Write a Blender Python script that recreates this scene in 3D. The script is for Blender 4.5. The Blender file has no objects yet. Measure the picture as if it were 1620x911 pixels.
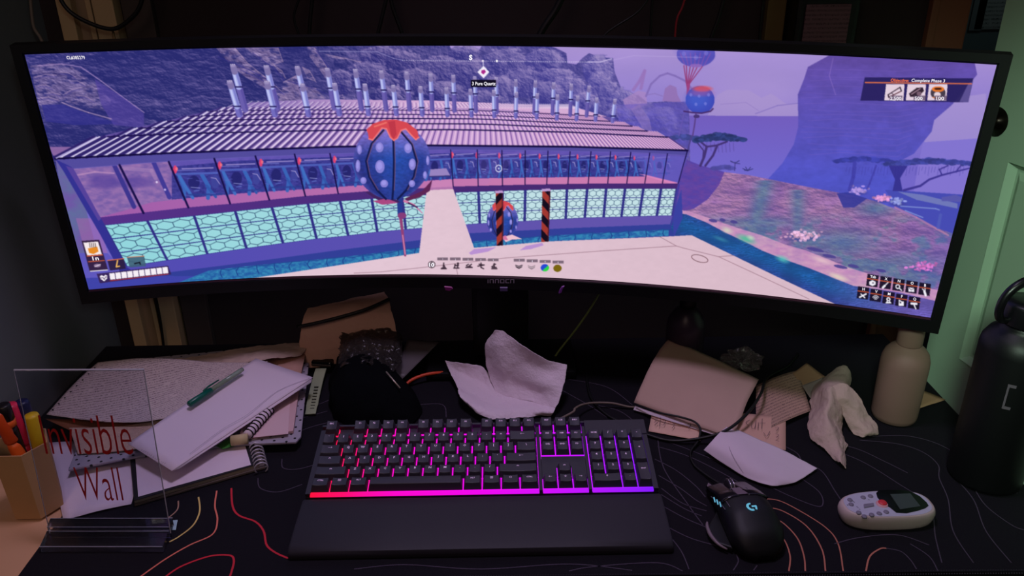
import bpy, bmesh, math, random
import numpy as np
from mathutils import Vector, Matrix, Euler

C = bpy.context.scene.collection
SC = bpy.context.scene
# ------------------------------------------------------------------ camera, world, lights, exposure
CAM = np.array([0.0323, -0.8127, 0.6665]); ROT = np.array([1.1452, 0.0102, -0.0142]); FPX = 1276.8
cd = bpy.data.cameras.new('camera'); cam = bpy.data.objects.new('camera', cd); C.objects.link(cam)
cam.location = CAM; cam.rotation_euler = Euler(ROT, 'XYZ')
cd.sensor_fit = 'HORIZONTAL'; cd.sensor_width = 36; cd.lens = FPX*36/1620; cd.clip_start = .01; cd.clip_end = 50
SC.camera = cam
vs = SC.view_settings; vs.view_transform = 'Standard'; vs.look = 'None'; vs.gamma = 1; vs.exposure = 0.0
try: vs.use_curve_mapping = False
except Exception: pass
SCREEN_POWER = 1.0
W = bpy.data.worlds.new('room_ambient'); SC.world = W; W.use_nodes = True
W.node_tree.nodes['Background'].inputs[0].default_value = (.60, .5, .55, 1); W.node_tree.nodes['Background'].inputs[1].default_value = .018

def lamp(name, kind, loc, target, energy, color, size=.3, spot=None, blend=.5):
    l = bpy.data.lights.new(name, kind); l.energy = energy; l.color = color
    if kind == 'AREA': l.size = size
    else: l.shadow_soft_size = size
    if spot: l.spot_size = spot; l.spot_blend = blend
    o = bpy.data.objects.new(name, l); C.objects.link(o); o.location = loc
    o.rotation_euler = (Vector(target)-Vector(loc)).to_track_quat('-Z', 'Y').to_euler()
    return o
lamp('door_fill', 'SPOT', (-.10, -1.25, 1.15), (.86, .22, .16), 62, (.68, 1.0, .76), .12, math.radians(27), .8)  # unseen greenish spot behind the camera, added to brighten the door
lamp('room_light', 'AREA', (-.5, -1.3, 1.5), (-.1, .1, 0), 5.2, (1, .68, .60), 1.0)
lamp('left_wall_fill', 'SPOT', (.55, -1.6, 1.15), (-.672, .12, .34), 9, (.84, .96, 1), .1, math.radians(26), .9)  # unseen cool spot added to lift the dark left wall, no window there
lamp('far_wall_fill', 'POINT', (1.5, 1.1, 1.3), (1.5, 1.5, 0), 3, (.78, 1, .92), .1)  # unseen point light added to brighten the far wall past the door
lamp('papers_fill', 'SPOT', (.0, .0, 1.62), (0, -.02, 0), 32, (.82, .66, 1), .16, math.radians(62), .8)  # unseen lilac spot added overhead to supplement the screen's light on the papers
lamp('warm_lamp', 'SPOT', (-.55, -.9, .9), (-.60, -.05, 0), 3.6, (1, .60, .34), .12, math.radians(36), .9)

# ------------------------------------------------------------------ picture measurements to places in the room
def rotm(a):
    return np.array(Euler(a, 'XYZ').to_matrix())
RM = rotm(ROT)
def proj(P):
    q = (np.atleast_2d(P)-CAM)@RM
    return np.stack([810+FPX*q[:, 0]/-q[:, 2], 455.5-FPX*q[:, 1]/-q[:, 2]], 1)
def ray(px, py): return RM@np.array([(px-810)/FPX, -(py-455.5)/FPX, -1.])
def Dz(px, py, z=0.0):
    d = ray(px, py); return CAM+d*((z-CAM[2])/d[2])
def Dy(px, py, y):
    d = ray(px, py); return CAM+d*((y-CAM[1])/d[1])
def Dplane(px, py, p0, n):
    d = ray(px, py); return CAM+d*(np.dot(np.array(p0)-CAM, n)/np.dot(d, n))

# ------------------------------------------------------------------ materials
def srgb(c):
    c = np.array(c, float)/255.; return tuple(np.where(c <= .04045, c/12.92, ((c+.055)/1.055)**2.4))
MATS = {}
def mat(name, c=(200, 200, 200), rough=.6, metal=0, bump=0, bscale=200, emit=None, es=1, trans=0, ior=1.45, alpha=1, var=0, vscale=30, spec=None, coat=0, sheen=0, thin=False):
    if name in MATS: return MATS[name]
    m = bpy.data.materials.new(name); m.use_nodes = True; nt = m.node_tree; N = nt.nodes; L = nt.links
    b = N['Principled BSDF']; lc = srgb(c)
    b.inputs['Base Color'].default_value = (*lc, 1); b.inputs['Roughness'].default_value = rough; b.inputs['Metallic'].default_value = metal
    b.inputs['IOR'].default_value = ior; b.inputs['Transmission Weight'].default_value = trans; b.inputs['Alpha'].default_value = alpha
    if spec is not None: b.inputs['Specular IOR Level'].default_value = spec
    if coat: b.inputs['Coat Weight'].default_value = coat
    if sheen: b.inputs['Sheen Weight'].default_value = sheen
    if emit is not None:
        b.inputs['Emission Color'].default_value = (*srgb(emit), 1); b.inputs['Emission Strength'].default_value = es
    tc = N.new('ShaderNodeTexCoord')
    if var:
        n = N.new('ShaderNodeTexNoise'); n.inputs['Scale'].default_value = vscale; n.inputs['Detail'].default_value = 5; L.new(tc.outputs['Object'], n.inputs['Vector'])
        mx = N.new('ShaderNodeMix'); mx.data_type = 'RGBA'
        mx.inputs['A'].default_value = (*[max(0, v*(1-var)) for v in lc], 1); mx.inputs['B'].default_value = (*[min(1, v*(1+var)) for v in lc], 1)
        L.new(n.outputs['Fac'], mx.inputs['Factor']); L.new(mx.outputs['Result'], b.inputs['Base Color'])
    if bump:
        n = N.new('ShaderNodeTexNoise'); n.inputs['Scale'].default_value = bscale; n.inputs['Detail'].default_value = 4; L.new(tc.outputs['Object'], n.inputs['Vector'])
        bp = N.new('ShaderNodeBump'); bp.inputs['Strength'].default_value = bump; bp.inputs['Distance'].default_value = .002; L.new(n.outputs['Fac'], bp.inputs['Height']); L.new(bp.outputs['Normal'], b.inputs['Normal'])
    MATS[name] = m; return m
def emat(name, c, s=1.0, light=True):
    if name in MATS: return MATS[name]
    m = bpy.data.materials.new(name); m.use_nodes = True; nt = m.node_tree; nt.nodes.clear()
    e = nt.nodes.new('ShaderNodeEmission'); o = nt.nodes.new('ShaderNodeOutputMaterial'); nt.links.new(e.outputs[0], o.inputs[0])
    e.inputs[0].default_value = (*srgb(c), 1); e.inputs[1].default_value = s
    if not light: m.cycles.emission_sampling = 'NONE'
    MATS[name] = m; return m
def written_paper(name, base, ink, rows, amount=.5, uscale=60, rule=None, aspect=1.0):
    """paper with rows of handwriting and optional ruling, placed on the sheet's own uv"""
    m = bpy.data.materials.new(name); m.use_nodes = True; nt = m.node_tree; N = nt.nodes; L = nt.links; b = N['Principled BSDF']
    b.inputs['Roughness'].default_value = .85; b.inputs['Specular IOR Level'].default_value = .15
    tc = N.new('ShaderNodeTexCoord'); sp = N.new('ShaderNodeSeparateXYZ'); L.new(tc.outputs['UV'], sp.inputs[0])
    def M(op, a, b_=None, c=None):
        n = N.new('ShaderNodeMath'); n.operation = op
        for i, v in enumerate((a, b_, c)):
            if v is None: continue
            if isinstance(v, (int, float)): n.inputs[i].default_value = v
            else: L.new(v, n.inputs[i])
        return n.outputs[0]
    v = M('MULTIPLY', sp.outputs['Y'], rows); fr = M('FRACT', v); fl = M('FLOOR', v)
    cv = N.new('ShaderNodeCombineXYZ'); L.new(M('MULTIPLY', sp.outputs['X'], uscale), cv.inputs[0]); L.new(M('MULTIPLY', v, 2.2), cv.inputs[1]); L.new(fl, cv.inputs[2])
    ns = N.new('ShaderNodeTexNoise'); ns.inputs['Scale'].default_value = 1.6; ns.inputs['Detail'].default_value = 3; L.new(cv.outputs[0], ns.inputs['Vector'])
    cw = N.new('ShaderNodeCombineXYZ'); L.new(M('MULTIPLY', sp.outputs['X'], uscale*.25), cw.inputs[0]); L.new(M('MULTIPLY', fl, 7.3), cw.inputs[1])
    nw = N.new('ShaderNodeTexNoise'); nw.inputs['Scale'].default_value = 1; L.new(cw.outputs[0], nw.inputs['Vector'])
    thin = M('LESS_THAN', M('ABSOLUTE', M('SUBTRACT', ns.outputs['Fac'], .5)), .035)
    band = M('MULTIPLY', M('GREATER_THAN', fr, .22), M('LESS_THAN', fr, .72))
    words = M('GREATER_THAN', nw.outputs['Fac'], .62-.3*amount)
    f = M('MULTIPLY', M('MULTIPLY', thin, band), words)
    mx = N.new('ShaderNodeMix'); mx.data_type = 'RGBA'; mx.inputs['A'].default_value = (*srgb(base), 1); mx.inputs['B'].default_value = (*srgb(ink), 1)
    L.new(f, mx.inputs['Factor']); out = mx.outputs['Result']
    if rule:
        rl = M('LESS_THAN', fr, .07); m2 = N.new('ShaderNodeMix'); m2.data_type = 'RGBA'; m2.inputs['B'].default_value = (*srgb(rule), 1)
        L.new(out, m2.inputs['A']); L.new(M('MULTIPLY', rl, .6), m2.inputs['Factor']); out = m2.outputs['Result']
    L.new(out, b.inputs['Base Color'])
    MATS[name] = m; return m

# ------------------------------------------------------------------ objects
def wloc(o):
    v = Vector((0, 0, 0))
    while o is not None: v += o.location; o = o.parent
    return v
def tag(o, label, cat, group=None):
    o['label'] = label; o['category'] = cat
    if group: o['group'] = group
    return o
def thing(name, label, cat, loc, group=None):
    o = bpy.data.objects.new(name, None); C.objects.link(o); o.location = Vector([float(v) for v in loc]); o.empty_display_size = .02
    return tag(o, label, cat, group)
def mk(name, V, F, m, parent=None, smooth=False, uv=None, label=None, base=None):
    V = np.array([list(v) for v in V], float)
    c = V.mean(0) if base is None else np.array(base, float)
    me = bpy.data.meshes.new(name); me.from_pydata((V-c).tolist(), [], [list(f) for f in F]); me.validate(); me.update()
    o = bpy.data.objects.new(name, me); C.objects.link(o)
    if m is not None:
        for mm in (m if isinstance(m, list) else [m]): me.materials.append(mm)
    o.location = Vector(c)
    if parent is not None:
        pw = wloc(parent); o.parent = parent; o.location = Vector(c)-pw
    if smooth: me.polygons.foreach_set('use_smooth', [True]*len(me.polygons))
    if uv is not None:
        ul = me.uv_layers.new(name='UVMap'); li = np.zeros(len(me.loops), int); me.loops.foreach_get('vertex_index', li)
        ul.data.foreach_set('uv', np.array(uv, float)[li].ravel())
    if label: o['label'] = label
    return o
def struct(o):
    o['kind'] = 'structure'; return o
def mod(o, kind, **k):
    m = o.modifiers.new(kind.lower(), kind)
    for a, b in k.items(): setattr(m, a, b)
    return o
class B:
    """collects shapes into one mesh"""
    def __init__(s): s.v = []; s.f = []
    def add(s, V, F):
        n = len(s.v); s.v += [tuple(map(float, v)) for v in V]; s.f += [[i+n for i in f] for f in F]; return s
    def box(s, lo, hi, bev=0, M=None, seg=2):
        bm = bmesh.new(); bmesh.ops.create_cube(bm, size=1)
        lo = np.array(lo, float); hi = np.array(hi, float)
        for v in bm.verts: v.co = Vector((lo+hi)/2)+Vector([v.co[i]*(hi-lo)[i] for i in range(3)])
        if bev: bmesh.ops.bevel(bm, geom=bm.edges[:], offset=bev, segments=seg, affect='EDGES', profile=.7)
        return s.bm(bm, M)
    def bm(s, bm, M=None):
        if M is not None: bm.transform(M)
        bm.verts.index_update(); s.add([v.co[:] for v in bm.verts], [[v.index for v in f.verts] for f in bm.faces]); bm.free(); return s
    def tube(s, pts, r, n=8, closed=False, smooth=0, cap=True):
        pts = [Vector([float(q) for q in p]) for p in pts]
        if smooth: pts = spline(pts, smooth)
        rs = r if isinstance(r, (list, tuple)) else [r]*len(pts)
        if len(rs) != len(pts): rs = list(np.interp(np.linspace(0, 1, len(pts)), np.linspace(0, 1, len(rs)), rs))
        up = None; V = []; F = []
        for i, p in enumerate(pts):
            t = (pts[min(i+1, len(pts)-1)]-pts[max(i-1, 0)]).normalized()
            if up is None: up = t.orthogonal().normalized()
            up = (up-t*up.dot(t)).normalized(); sd = t.cross(up)
            for k in range(n):
                a = 2*math.pi*k/n; V.append(p+(up*math.cos(a)+sd*math.sin(a))*rs[i])
        for i in range(len(pts)-1):
            for k in range(n): F.append([i*n+k, i*n+(k+1) % n, (i+1)*n+(k+1) % n, (i+1)*n+k])
        if cap: F.append(list(range(n))[::-1]); F.append([(len(pts)-1)*n+k for k in range(n)])
        return s.add(V, F)
    def lathe(s, prof, c=(0, 0, 0), n=40, M=None):
        V = []; F = []
        for r, z in prof:
            for k in range(n):
                a = 2*math.pi*k/n; V.append(Vector((r*math.cos(a), r*math.sin(a), z)))
        for i in range(len(prof)-1):
            for k in range(n): F.append([i*n+k, i*n+(k+1) % n, (i+1)*n+(k+1) % n, (i+1)*n+k])
        F.append(list(range(n))[::-1]); F.append([(len(prof)-1)*n+k for k in range(n)])
        V = [(M@v if M is not None else v)+Vector(c) for v in V]
        return s.add(V, F)
    def prism(s, pts, z0, z1, M=None):
        n = len(pts); V = [(p[0], p[1], z0) for p in pts]+[(p[0], p[1], z1) for p in pts]
        if M is not None: V = [M@Vector(v) for v in V]
        return s.add(V, [list(range(n))[::-1], list(range(n, 2*n))]+[[i, (i+1) % n, n+(i+1) % n, n+i] for i in range(n)])
    def ribbon(s, pts, w, up=(0, 0, 1), smooth=0):
        pts = [Vector([float(q) for q in p]) for p in pts]
        if smooth: pts = spline(pts, smooth)
        V = []; up = Vector(up)
        for i, p in enumerate(pts):
            t = (pts[min(i+1, len(pts)-1)]-pts[max(i-1, 0)]).normalized(); sd = t.cross(up).normalized()*w/2
            V += [p-sd, p+sd]
        return s.add(V, [[2*i, 2*i+1, 2*i+3, 2*i+2] for i in range(len(pts)-1)])
    def mk(s, name, m, parent=None, smooth=False, **k): return mk(name, s.v, s.f, m, parent, smooth, **k)
def spline(pts, n):
    out = []; P = [pts[0]]+list(pts)+[pts[-1]]
    for i in range(1, len(P)-2):
        for k in range(n):
            t = k/n; a, b, c, d = P[i-1], P[i], P[i+1], P[i+2]
            out.append(.5*((2*b)+(c-a)*t+(2*a-5*b+4*c-d)*t*t+(3*b-a-3*c+d)*t**3))
    out.append(P[-2]); return out
def shade_auto(o, ang=35):
    me = o.data; me.polygons.foreach_set('use_smooth', [True]*len(me.polygons))
    bm = bmesh.new(); bm.from_mesh(me)
    for e in bm.edges:
        if len(e.link_faces) == 2 and e.calc_face_angle(0) > math.radians(ang): e.smooth = False
    bm.to_mesh(me); bm.free(); return o
def text_shape(s, size=1, bold=0.0, res=2, align='LEFT'):
    c = bpy.data.curves.new('t', 'FONT'); c.body = s; c.size = size; c.offset = bold; c.resolution_u = res; c.align_x = align; c.fill_mode = 'FRONT'
    o = bpy.data.objects.new('t', c); C.objects.link(o); bpy.context.view_layer.update()
    me = o.to_mesh(); V = np.array([v.co[:] for v in me.vertices]); F = [list(p.vertices) for p in me.polygons]
    o.to_mesh_clear(); bpy.data.objects.remove(o); bpy.data.curves.remove(c)
    return V, F
def grid_surface(ctrl, nu, nv):
    """smooth surface through a small grid of control points (rows x columns)"""
    G = np.array(ctrl, float); r, c, _ = G.shape
    def cr(A, n):  # catmull along axis 0
        k = A.shape[0]; t = np.linspace(0, k-1, n); i = np.minimum(t.astype(int), k-2); f = (t-i)[:, None, None]
        a = A[np.maximum(i-1, 0)]; b = A[i]; c_ = A[i+1]; d = A[np.minimum(i+2, k-1)]
        return .5*((2*b)+(c_-a)*f+(2*a-5*b+4*c_-d)*f*f+(3*b-a-3*c_+d)*f**3)
    G = cr(G, nv); G = cr(G.transpose(1, 0, 2), nu).transpose(1, 0, 2)
    V = G.reshape(-1, 3); F = [[j*nu+i, (j+1)*nu+i, (j+1)*nu+i+1, j*nu+i+1] for j in range(nv-1) for i in range(nu-1)]
    uv = [(i/(nu-1), 1-j/(nv-1)) for j in range(nv) for i in range(nu)]
    return V, F, uv
def wrinkle(V, amp, scale, seed=0, zmin=None):
    from mathutils import noise
    out = []
    for v in V:
        p = Vector(v)*scale+Vector((seed*3.1, seed*1.7, seed))
        q = noise.noise_vector(p)*amp+noise.noise_vector(p*2.7)*amp*.45
        w = np.array(v)+np.array(q[:])
        if zmin is not None: w[2] = max(w[2], zmin)
        out.append(w)
    return np.array(out)
def sheet(name, corners, m, parent=None, res=14, lift=None, thick=.0004, smooth=True, wr=0, seed=0, label=None):
    """a sheet of paper from its four corners TL TR BR BL with a gentle lift f(u, v)"""
    TL, TR, BR, BL = [np.array(c, float) for c in corners]; V = []; uv = []
    for j in range(res):
        for i in range(res):
            u = i/(res-1); v = j/(res-1); p = (TL*(1-u)+TR*u)*(1-v)+(BL*(1-u)+BR*u)*v
            if lift: p = p+np.array([0, 0, lift(u, v)])
            V.append(p); uv.append((u, 1-v))
    V = np.array(V)
    if wr: V = wrinkle(V, wr, 25, seed)
    F = [[j*res+i, (j+1)*res+i, (j+1)*res+i+1, j*res+i+1] for j in range(res-1) for i in range(res-1)]
    o = mk(name, V, F, m, parent, smooth, uv=uv, label=label)
    mod(o, 'SOLIDIFY', thickness=thick, offset=0); return o
GRADE_MUL = np.array([1.0, 1.0, 1.0]); GRADE_SAT = 0.9; KB_GLOW = 1.3
# ------------------------------------------------------------------ the picture shown on the screen
# Painted by code into a colour array, then stored as colours of the screen's own mesh.
CX0, CY0, CS = 20.0, 60.0, 2.0
CW, CH = int(1580*CS), int(450*CS)
rngp = np.random.RandomState(7)

def vnoise(w, h, sx, sy, octaves=4, seed=0, gain=.55):
    r = np.random.RandomState(seed); out = np.zeros((h, w)); amp = 1; tot = 0
    for o in range(octaves):
        gw = max(2, int(w/sx)+3); gh = max(2, int(h/sy)+3)
        g = r.rand(gh, gw)
        x = np.arange(w)/sx; y = np.arange(h)/sy
        xi = np.clip(x.astype(int), 0, gw-2); yi = np.clip(y.astype(int), 0, gh-2)
        fx = np.clip(x-xi, 0, 1); fy = np.clip(y-yi, 0, 1); fx = fx*fx*(3-2*fx); fy = fy*fy*(3-2*fy)
        a = g[np.ix_(yi, xi)]; b = g[np.ix_(yi, xi+1)]; c = g[np.ix_(yi+1, xi)]; d = g[np.ix_(yi+1, xi+1)]
        fx = fx[None, :]; fy = fy[:, None]
        out += amp*((a*(1-fx)+b*fx)*(1-fy)+(c*(1-fx)+d*fx)*fy); tot += amp
        amp *= gain; sx = max(1.5, sx/2); sy = max(1.5, sy/2)
    return out/tot

YY, XX = np.mgrid[0:CH, 0:CW].astype(np.float32)
XX = XX/CS+CX0; YY = YY/CS+CY0
IMG = np.zeros((CH, CW, 3), np.float32)

def col(c):
    return np.array(c, np.float32)
def bbox(x0, y0, x1, y1):
    i0 = max(0, int((y0-CY0)*CS)-2); i1 = min(CH, int((y1-CY0)*CS)+3)
    j0 = max(0, int((x0-CX0)*CS)-2); j1 = min(CW, int((x1-CX0)*CS)+3)
    return i0, max(i0, i1), j0, max(j0, j1)
def pmask(pts):
    pts = np.array(pts, float)
    i0, i1, j0, j1 = bbox(pts[:, 0].min(), pts[:, 1].min(), pts[:, 0].max(), pts[:, 1].max())
    X = XX[i0:i1, j0:j1]; Y = YY[i0:i1, j0:j1]; m = np.zeros(X.shape, bool)
    n = len(pts)
    for k in range(n):
        xa, ya = pts[k]; xb, yb = pts[(k+1) % n]
        if ya == yb: continue
        cond = (Y > min(ya, yb)) & (Y <= max(ya, yb))
        xs = xa+(Y-ya)*(xb-xa)/(yb-ya)
        m ^= cond & (X < xs)
    return (i0, i1, j0, j1), m
def put(box, m, c, a=1.0):
    i0, i1, j0, j1 = box
    if i1 <= i0 or j1 <= j0: return
    mm = (m*a)[..., None].astype(np.float32)
    c = c if isinstance(c, np.ndarray) and c.ndim == 3 else col(c)
    if isinstance(c, np.ndarray) and c.ndim == 3: c = c[i0:i1, j0:j1]
    IMG[i0:i1, j0:j1] = IMG[i0:i1, j0:j1]*(1-mm)+c*mm
def poly(pts, c, a=1.0):
    b, m = pmask(pts); put(b, m, c, a)
def line(pts, w, c, a=1.0, w1=None):
    pts = np.array(pts, float); n = len(pts)-1
    for k in range(n):
        p, q = pts[k], pts[k+1]; wa = w if w1 is None else w+(w1-w)*k/n; wb = w if w1 is None else w+(w1-w)*(k+1)/n
        ww = max(wa, wb)
        box = bbox(min(p[0], q[0])-ww, min(p[1], q[1])-ww, max(p[0], q[0])+ww, max(p[1], q[1])+ww)
        i0, i1, j0, j1 = box
        if i1 <= i0 or j1 <= j0: continue
        X = XX[i0:i1, j0:j1]-p[0]; Y = YY[i0:i1, j0:j1]-p[1]; d = q-p; L = d@d+1e-9
        t = np.clip((X*d[0]+Y*d[1])/L, 0, 1); dist = np.hypot(X-t*d[0], Y-t*d[1])
        put(box, np.clip((wa+(wb-wa)*t)/2-dist+.25, 0, .5)*2, c, a)
def ell(cx, cy, rx, ry, c, a=1.0, rot=0, soft=0.0):
    R_ = max(rx, ry)*1.3+soft*R_SOFT; box = bbox(cx-R_, cy-R_, cx+R_, cy+R_); i0, i1, j0, j1 = box
    if i1 <= i0 or j1 <= j0: return
    X = XX[i0:i1, j0:j1]-cx; Y = YY[i0:i1, j0:j1]-cy; ca, sa = math.cos(rot), math.sin(rot)
    d = np.hypot((X*ca+Y*sa)/rx, (-X*sa+Y*ca)/ry)
    m = (d < 1).astype(np.float32) if soft == 0 else np.clip((1+soft-d)/(2*soft), 0, 1)
    put(box, m, c, a)
R_SOFT = 60
def mixc(a, b, t):
    return col(a)*(1-t[..., None])+col(b)*t[..., None]
def rect(x0, y0, x1, y1, c, a=1.0, sk=0.0, sl=0.0):
    h = y1-y0; w = x1-x0
    poly([(x0, y0), (x1, y0+sl*w), (x1+sk*h, y1+sl*w), (x0+sk*h, y1)], c, a)
def pl(pts):
    pts = np.array(pts, float)
    return lambda x: np.interp(x, pts[:, 0], pts[:, 1])

def paint():
    global IMG
    nA = vnoise(CW, CH, 150, 60, 5, 1); nB = vnoise(CW, CH, 60, 40, 5, 2); nC = vnoise(CW, CH, 20, 9, 4, 3); nD = vnoise(CW, CH, 9, 5, 3, 4)
    # sky
    t = np.clip((YY-75)/190, 0, 1); IMG[:] = mixc((168, 142, 214), (112, 98, 205), t)
    IMG[:] = IMG*(1+.05*(nA[..., None]-.5))
    ell(1200, 150, 90, 40, (178, 152, 214), .45, soft=.6)
    # far mountains and fog
    poly([(1120, 182), (1135, 150), (1150, 142), (1185, 143), (1205, 155), (1220, 148), (1245, 165), (1275, 160), (1275, 190), (1120, 190)], (170, 146, 208), .6)
    poly([(1475, 175), (1510, 155), (1560, 148), (1560, 230), (1460, 232)], (172, 150, 212), .6)
    line([(1195, 180), (1230, 167), (1265, 163)], 1.4, (120, 100, 190), .7); line([(1140, 165), (1180, 162), (1200, 175)], 1, (135, 110, 190), .5)
    poly([(1000, 182), (1264, 184), (1264, 300), (1000, 300)], mixc((112, 88, 195), (110, 102, 215), np.clip((YY-180)/110, 0, 1)))
    poly([(1460, 225), (1560, 218), (1560, 330), (1440, 330)], (128, 112, 214))
    # mesa on the right
    mesa = [(1318, 84), (1540, 90), (1546, 118), (1528, 140), (1506, 166), (1478, 190), (1474, 208), (1446, 243), (1410, 262), (1430, 330), (1216, 300), (1216, 282), (1238, 258), (1256, 228), (1263, 200), (1262, 150), (1272, 125), (1278, 106)]
    m_ = mixc((96, 72, 168), (76, 80, 204), np.clip((YY-95)/190, 0, 1))
    m_ = m_*(1+.10*(nC[..., None]-.5)+.14*(nB[..., None]-.5))
    poly(mesa, m_)
    for k in range(16):
        y = 110+k*9; line([(1275+8*math.sin(k), y), (1330, y+4*math.sin(k*2)), (1420, y+3), (1490-k*4, y-4)], .8, (128, 96, 200), .35)
    line([(1318, 92), (1312, 120), (1322, 150)], 1, (150, 115, 205), .6)
    # rocks: shadowed blue with patches lit from the right
    rock = [(20, 60), (545, 60), (712, 62), (712, 74), (722, 84), (756, 82), (764, 70), (860, 70), (880, 76), (896, 84), (898, 100), (912, 102), (921, 92), (932, 84), (948, 90), (970, 92), (972, 112), (978, 128), (984, 142), (990, 150), (1010, 150), (1024, 162), (1060, 160), (1090, 162), (1092, 262), (1060, 240), (20, 320)]
    # several masses, each shaded through the noise field
    u = (XX-YY*.9)/1.0
    lit = nA*.6+nB*.4
    ridges = np.abs(np.sin(nB*16+XX*.012))
    base = mixc((36, 40, 138), (58, 52, 158), np.clip(nC*1.3-.15, 0, 1))
    litc = mixc((120, 98, 168), (176, 146, 196), np.clip(nD*1.6-.3, 0, 1))
    mk = np.clip((lit-.56)*9, 0, 1)*.25*np.clip((XX-120)/500, 0, 1)
    rk = base*(1-mk[..., None])+litc*mk[..., None]
    edge = np.clip(1-np.abs(nB-.5)*40, 0, 1)*.35+np.clip(1-np.abs(nC-.55)*30, 0, 1)*.2
    rk = rk*(1-edge[..., None]*.6)+col((120, 104, 190))*(edge[..., None]*.6)
    def relief(h, kx, ky):
        gy, gx = np.gradient(h); e_ = gx*kx-gy*ky; return e_/(np.abs(e_).std()*3+1e-9)
    hA = vnoise(CW, CH, 200, 110, 7, 21, .6); hB = vnoise(CW, CH, 90, 80, 7, 22, .58); hC = vnoise(CW, CH, 70, 36, 6, 23, .62)
    rg1 = 1-np.abs(hA-.5)*2; rg2 = 1-np.abs(hB-.5)*2; rg3 = 1-np.abs(hC-.5)*2
    wR = np.clip((XX-430)/140, 0, 1)
    em = (relief(rg1, 1, 1.6)*.8+relief(rg3, .8, 1.2)*.4)*(1-wR)+(relief(rg2, 1.4, 1.2)*.8+relief(rg3, 1, 1)*.35)*wR
    RELIEF = em
    tl = np.clip(.20+.42*em+.20*wR+.5*(nA-.5), 0, 1)**1.1
    hz = np.clip((XX-620)/500, 0, 1)*.55
    rk = col((38, 40, 116))*(1-tl[..., None])+col((128, 110, 176))*tl[..., None]
    rk = (rk*(1-hz[..., None])+col((104, 90, 184))*hz[..., None]).astype(np.float32)
    poly(rock, rk)
    litT = np.clip(col((134, 112, 164))+(em*46)[..., None]*col((1, .9, .8)), 20, 230).astype(np.float32)
    wl_ = np.clip((nC-.30)*5, .12, 1)[..., None]; litT = (rk*(1-wl_)+litT*wl_).astype(np.float32)
    # big lit boulder at the far left
    poly([(48, 104), (85, 99), (112, 104), (135, 120), (158, 140), (176, 158), (170, 176), (150, 172), (120, 165), (100, 160), (70, 166), (62, 166)], litT, .62)
    poly([(62, 170), (98, 168), (118, 178), (176, 190), (150, 190), (72, 192)], litT, .3)
    poly([(66, 166), (100, 165), (128, 176), (190, 196), (120, 198), (72, 192)], (48, 46, 146), .75)
    line([(60, 104), (98, 101), (128, 106), (160, 128), (200, 158), (228, 178)], 1.6, (176, 140, 200), .7)
    poly([(150, 125), (200, 158), (228, 180), (228, 202), (180, 198), (160, 165)], (86, 66, 168), .6)
    line([(98, 162), (112, 168), (140, 178), (176, 188)], 1.8, (205, 165, 200), .6)
    for (a, b, c2, d) in [(55, 122, 90, 119), (60, 135, 84, 139), (95, 114, 120, 122), (100, 150, 130, 138), (70, 148, 96, 150), (110, 128, 135, 134), (62, 155, 92, 158), (120, 150, 150, 160)]:
        line([(a, b), ((a+c2)/2, (b+d)/2-3), (c2, d)], 1.1, (190, 156, 200), .6)
        line([(a, b+3), ((a+c2)/2, (b+d)/2), (c2, d+3)], 1.1, (66, 56, 150), .6)
    poly([(78, 232), (120, 232), (100, 246), (84, 246)], (160, 110, 175), .8)
    # lit diagonal rock faces, upper middle
    for pp in [[(342, 76), (372, 76), (392, 100), (420, 122), (452, 150), (460, 162), (420, 140), (388, 122), (366, 104)],
               [(388, 76), (440, 76), (448, 98), (430, 104), (408, 92)],
               [(486, 75), (498, 76), (516, 105), (530, 130), (545, 156), (532, 156), (520, 130), (502, 106), (490, 90)],
               [(448, 130), (468, 120), (480, 136), (500, 140), (515, 156), (440, 160), (446, 146)],
               [(478, 106), (490, 112), (500, 130), (486, 124)],
               [(516, 86), (545, 92), (580, 100), (600, 116), (590, 112), (560, 98), (520, 90)],
               [(430, 100), (446, 112), (452, 124), (440, 112)]]:
        poly(pp, litT, .8); line(pp[:len(pp)//2+1], .9, (214, 170, 190), .5)
    for (x0, y0, x1, y1) in [(345, 90, 430, 130), (400, 84, 450, 128), (500, 80, 540, 150), (455, 128, 520, 150), (380, 110, 450, 150)]:
        line([(x0, y0), ((x0+x1)/2+6, (y0+y1)/2), (x1, y1)], 1.3, (50, 44, 140), .7)
    # rounded boulders, middle right: each a shaded lump with a lit rim
    B = [(600, 90, 36, 20), (640, 96, 32, 18), (580, 118, 40, 22), (700, 110, 44, 26), (655, 130, 40, 26), (745, 120, 40, 34), (800, 100, 44, 26), (860, 96, 34, 22), (830, 130, 40, 26), (790, 140, 34, 24),
         (880, 122, 30, 16), (900, 142, 36, 24), (866, 148, 30, 22), (946, 112, 26, 26), (950, 145, 26, 34), (985, 160, 24, 22), (925, 162, 28, 18), (735, 84, 28, 12), (700, 148, 40, 20), (760, 158, 40, 16), (620, 152, 36, 18), (540, 130, 20, 24), (1010, 185, 30, 28), (1045, 190, 30, 26), (980, 185, 24, 20)]
    for k, (x, y, rx, ry) in enumerate(B):
        box = bbox(x-rx, y-ry, x+rx, y+ry); i0, i1, j0, j1 = box
        X = (XX[i0:i1, j0:j1]-x)/rx; Y = (YY[i0:i1, j0:j1]-y)/ry
        w = (nC[i0:i1, j0:j1]-.5)*.9; d = np.hypot(X, Y)+w*.6
        m = np.clip((1-d)*9, 0, 1)
        if x > 890: m = m*(YY[i0:i1, j0:j1] > 82)
        l = np.clip(.36-.42*Y+.20*X+.42*RELIEF[i0:i1, j0:j1], 0, 1)*np.clip((1.06-d)*5, .25, 1)
        hz = max(0, min(1, (x-650)/500))
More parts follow.
